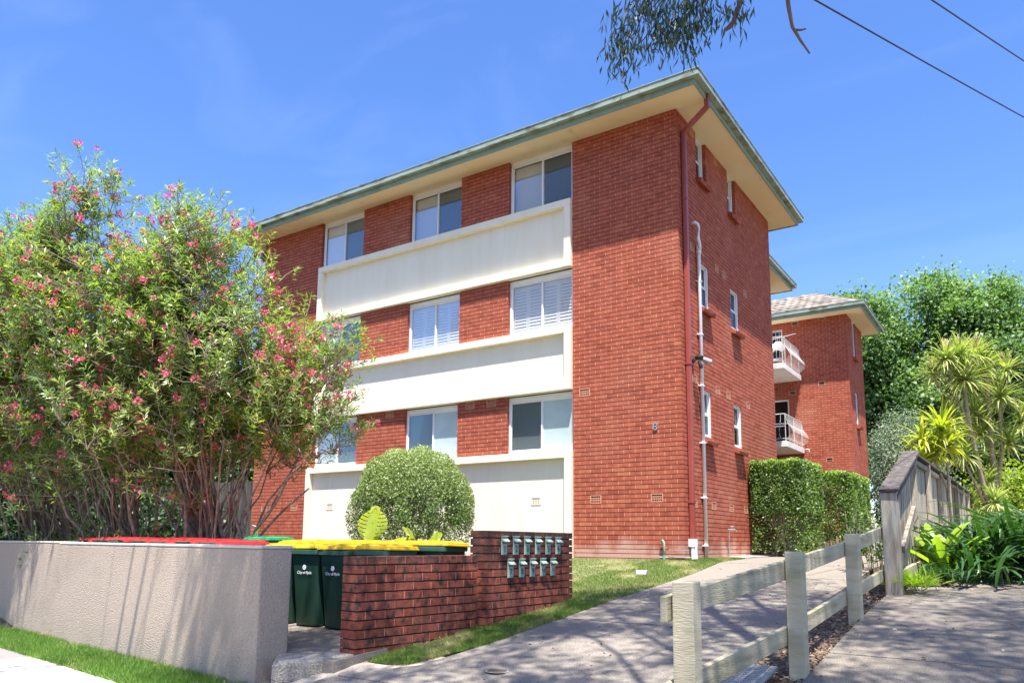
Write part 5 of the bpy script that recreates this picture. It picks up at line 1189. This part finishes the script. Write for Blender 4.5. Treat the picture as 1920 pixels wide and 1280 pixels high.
# ------------------------------------------------------------------ gum tree over the street, wires
def above_view(p, margin=.35):       # the crown stays above the line of sight to the roof
    s = (p[0] - CAM.x) * (-math.sin(YAW)) + (p[1] - CAM.y) * math.cos(YAW)
    if s < 0: return True
    return p[2] > CAM.z + .80 * s + margin + .6
rr = np.random.default_rng(90)
gum = empty('gum_tree', (9.6, -15.2, -1.3), label='gum tree leaning over the street whose drooping leaves hang into the top of the picture', cat='tree')
gb = np.array([9.6, -15.2, -1.3])
tk = MB(); trunk = [(0, 0, 0), (-.2, .3, 2.2), (-.5, .7, 4.6), (-1.0, 1.2, 7.0), (-1.6, 1.8, 9.3), (-2.4, 2.4, 11.2)]; tk.tube(trunk, [.42, .36, .32, .27, .22, .16], 12); tk.build('trunk', 'bark_gum', gum, smooth=True)
hang = [(1.82, -6.13, 5.95, 1.0), (1.74, -6.11, 5.74, .8), (1.78, -6.05, 5.52, .5), (2.03, -6.01, 6.2, 1.2), (2.22, -5.86, 6.05, 1.3), (2.33, -5.76, 6.0, 1.2), (2.40, -5.71, 5.88, .6), (2.50, -5.72, 6.2, 1.2), (2.62, -5.64, 6.05, .8), (2.86, -5.44, 6.12, .6), (2.1, -5.9, 6.5, 1.2), (2.5, -5.7, 6.5, 1.2), (2.36, -5.62, 5.72, .3), (1.95, -6.1, 5.65, .2), (2.15, -5.9, 5.80, .8)]
limbs = MB(); fine = MB()
def W2L(p): return np.array(p, float) - gb
ends = []
limbs.tube([W2L(p) for p in ((8.6, -14.0, 5.8), (7.0, -12.0, 8.0), (5.6, -9.5, 8.4), (4.2, -7.6, 7.9), (3.2, -6.2, 7.2), (2.7, -5.8, 6.8))], [.16, .13, .10, .075, .05, .03], 8)
limbs.tube([W2L(p) for p in ((4.2, -7.6, 7.9), (3.6, -6.6, 7.3), (3.0, -5.45, 6.62), (2.93, -5.42, 6.30), (2.84, -5.46, 6.02), (2.76, -5.5, 5.93))], [.05, .045, .036, .032, .028, .018], 7)
limbs.tube([W2L(p) for p in ((5.6, -9.5, 8.4), (4.6, -7.2, 7.8), (3.7, -5.6, 7.1), (3.35, -5.21, 6.55), (3.36, -5.13, 6.2), (3.38, -5.08, 5.98), (3.44, -5.0, 5.84), (3.52, -4.95, 5.68))], [.06, .05, .04, .028, .024, .020, .015, .010], 7)
limbs.tube([W2L(p) for p in ((3.40, -5.05, 5.95), (3.46, -5.0, 5.96), (3.50, -4.98, 5.97))], [.014, .012, .010], 6)
for hx, hy, hz, s in hang:
    q = (hx + rr.normal() * .05, hy + rr.normal() * .05, hz + .25); fine.tube([W2L(p) for p in wobble((2.7 if hx > 2.2 else 2.3, -5.8, 6.8 if hx > 2.2 else 6.6), q, 4, .05, rr)], [.012, .010, .008, .007, .005], 5)
fine.tube([W2L(p) for p in ((2.25, -5.9, 6.15), (2.0, -6.0, 5.82), (1.92, -6.03, 5.76), (1.82, -6.1, 5.66))], .006, 5)
fine.tube([W2L(p) for p in ((2.05, -6.0, 5.95), (2.02, -6.0, 5.6), (1.9, -6.05, 5.42))], .004, 4)
P = []; Dd = []; 
for hx, hy, hz, s in hang:
    k = int(120 * s); q = rr.normal(size=(k, 3)) * np.array([.11, .11, .12]) * s ** .4; P.append(np.array([hx, hy, hz + .05]) + q - gb); d = rr.normal(size=(k, 3)) * .32; d[:, 2] = -1; Dd.append(d)
P = np.concatenate(P); Dd = np.concatenate(Dd); k = len(P)
leaves('hanging_foliage', P, Dd, rr.uniform(.11, .18, k), rr.uniform(.019, .028, k), 'leaf_gum', clip_arr(.35 + rr.normal(size=k) * .22, 0, 1), gum, N=rr.normal(size=(k, 3)) * np.array([1, 1, .1]), kind='stuff')
# main crown that shades path and driveway
Cc = []
lob = [((7.5, -10.5, 10.5), (4.8, 4.6, 2.2), .62), ((3.6, -10.0, 9.6), (2.8, 2.8, 1.3), .27), ((9.3, -6.8, 11.0), (3.8, 3.2, 1.5), .85), ((4.5, -7.2, 10.5), (2.0, 2.2, .9), .25), ((10, -14, 10), (4, 3.5, 2.5), .5), ((.9, -10.6, 8.9), (1.7, 1.0, .7), .13)]
wts = np.array([l[2] for l in lob]); wts /= wts.sum()
while len(Cc) < 305:
    c, r, w = lob[rr.choice(len(lob), p=wts)]; u = rr.normal(size=3); u /= np.linalg.norm(u); p = np.array(c) + u * np.array(r) * rr.random() ** .4
    if above_view(p): Cc.append(p)
Cc = np.array(Cc); tl = np.array([np.array(t) + gb for t in trunk])
mains = Cc[rr.choice(len(Cc), 16, replace=False)]; mn = []
for c in mains:
    j = rr.integers(2, 6); q = [p for p in wobble(tl[j], c, 6, .25, rr)]; limbs.tube([W2L(p) for p in q], [.075 * (1 - .12 * i) for i in range(7)], 6); mn += q[2:]
mn = np.array(mn)
for c in Cc:
    j = int(np.argmin(np.linalg.norm(mn - c, axis=1))); fine.tube([W2L(p) for p in wobble(mn[j], c, 4, .12, rr)], [.022, .018, .014, .011, .007], 4)
limbs.build('limbs', 'bark_gum', gum, smooth=True, kind='stuff'); fine.build('twigs', 'twig_dark', gum, kind='stuff')
per = 190; rep = np.repeat(np.arange(len(Cc)), per); n = len(rep); P = Cc[rep] + rr.normal(size=(n, 3)) * np.array([.26, .26, .2]); ok = np.array([above_view(p, .05) for p in P]); P = P[ok]; n = len(P)
Dd = rr.normal(size=(n, 3)); Dd[:, 2] = Dd[:, 2] * .5 - .3
leaves('crown', P - gb, Dd, rr.uniform(.13, .2, n), rr.uniform(.035, .05, n), 'leaf_gum', clip_arr(.35 + rr.normal(size=n) * .2, 0, 1), gum, N=rr.normal(size=(n, 3)), kind='stuff')
# second, thinner street tree whose branches shade the rendered wall
st = empty('street_tree', (-3.0, -15.5, -1.2), label='thin street tree outside the picture whose branches shade the beige wall', cat='tree'); sb = np.array([-3.0, -15.5, -1.2])
def S2L(p): return np.array(p, float) - sb
tk = MB(); tk.tube([(0, 0, 0), (.1, .2, 3), (.3, .6, 6), (.4, 1.0, 8.4)], [.2, .17, .13, .08], 10); tk.build('trunk', 'bark_gum', st, smooth=True)
lb = MB()
for (a, b, r) in (((-2.7, -14.9, 5.6), (-2.15, -10.15, 7.2), .05), ((-2.6, -14.6, 6.8), (-1.6, -10.3, 7.9), .045), ((-2.7, -14.6, 7.0), (-1.3, -10.6, 8.3), .025), ((-2.2, -11.5, 6.7), (-1.7, -10.2, 7.2), .018), ((-1.9, -11.6, 7.6), (-1.15, -10.3, 8.1), .016), ((-2.4, -12, 6.6), (-.6, -10.4, 7.6), .014), ((-2.1, -12, 7.3), (-2.6, -10.2, 7.8), .016), ((-2.7, -14.8, 6.2), (-7.5, -11.4, 8.4), .06)):
    lb.tube([S2L(p) for p in wobble(a, b, 6, .07, rr)], [r * (1 - .09 * i) for i in range(7)], 6)
lb.build('limbs', 'bark_gum', st, smooth=True, kind='stuff')
n = 3800; cc = np.array([[-7.3, -10.9, 8.6], [-6.6, -10.4, 8.6], [-8.6, -10.8, 8.8], [-5.8, -10.2, 8.9], [-7.8, -10.3, 9.3]]); P = cc[rr.integers(0, 5, n)] + rr.normal(size=(n, 3)) * np.array([.6, .32, .45]); P = np.array([p for p in P if above_view(p, -.2)]); n = len(P)
Dd = rr.normal(size=(n, 3)) * .5; Dd[:, 2] = -1
leaves('crown', P - sb, Dd, rr.uniform(.11, .18, n), rr.uniform(.02, .034, n), 'leaf_gum', clip_arr(.35 + rr.normal(size=n) * .2, 0, 1), st, N=rr.normal(size=(n, 3)), kind='stuff')

def wire(p, q, sag, r, label):
    p, q = Vector(p), Vector(q); v = q - p; a = p - v * 1.2; b = q + v * 2.5; pts = []
    for i in range(33):
        f = i / 32; x = a + (b - a) * f; ff = f * 4.7 - 1.2; x = x + Vector((0, 0, sag * ((ff - .5) ** 2 - .25))); pts.append(x)
    mb = MB(); mb.tube(pts, r, 6); o = mb.build('overhead_wire', 'wire', smooth=True, label=label, cat='wire', group='overhead wires'); return o
wire((3.52, -4.48, 6.63), (5.6, 2.79, 8.08), .03, .011, 'long lower wire slanting down across the top right sky')
wire((4.65, -3.72, 6.65), (5.61, .39, 7.83), .01, .010, 'short upper wire in the top right corner of the sky')
print('OBJECTS', len(bpy.data.objects), 'TRIS', sum(len(m.polygons) * 2 for m in bpy.data.meshes))
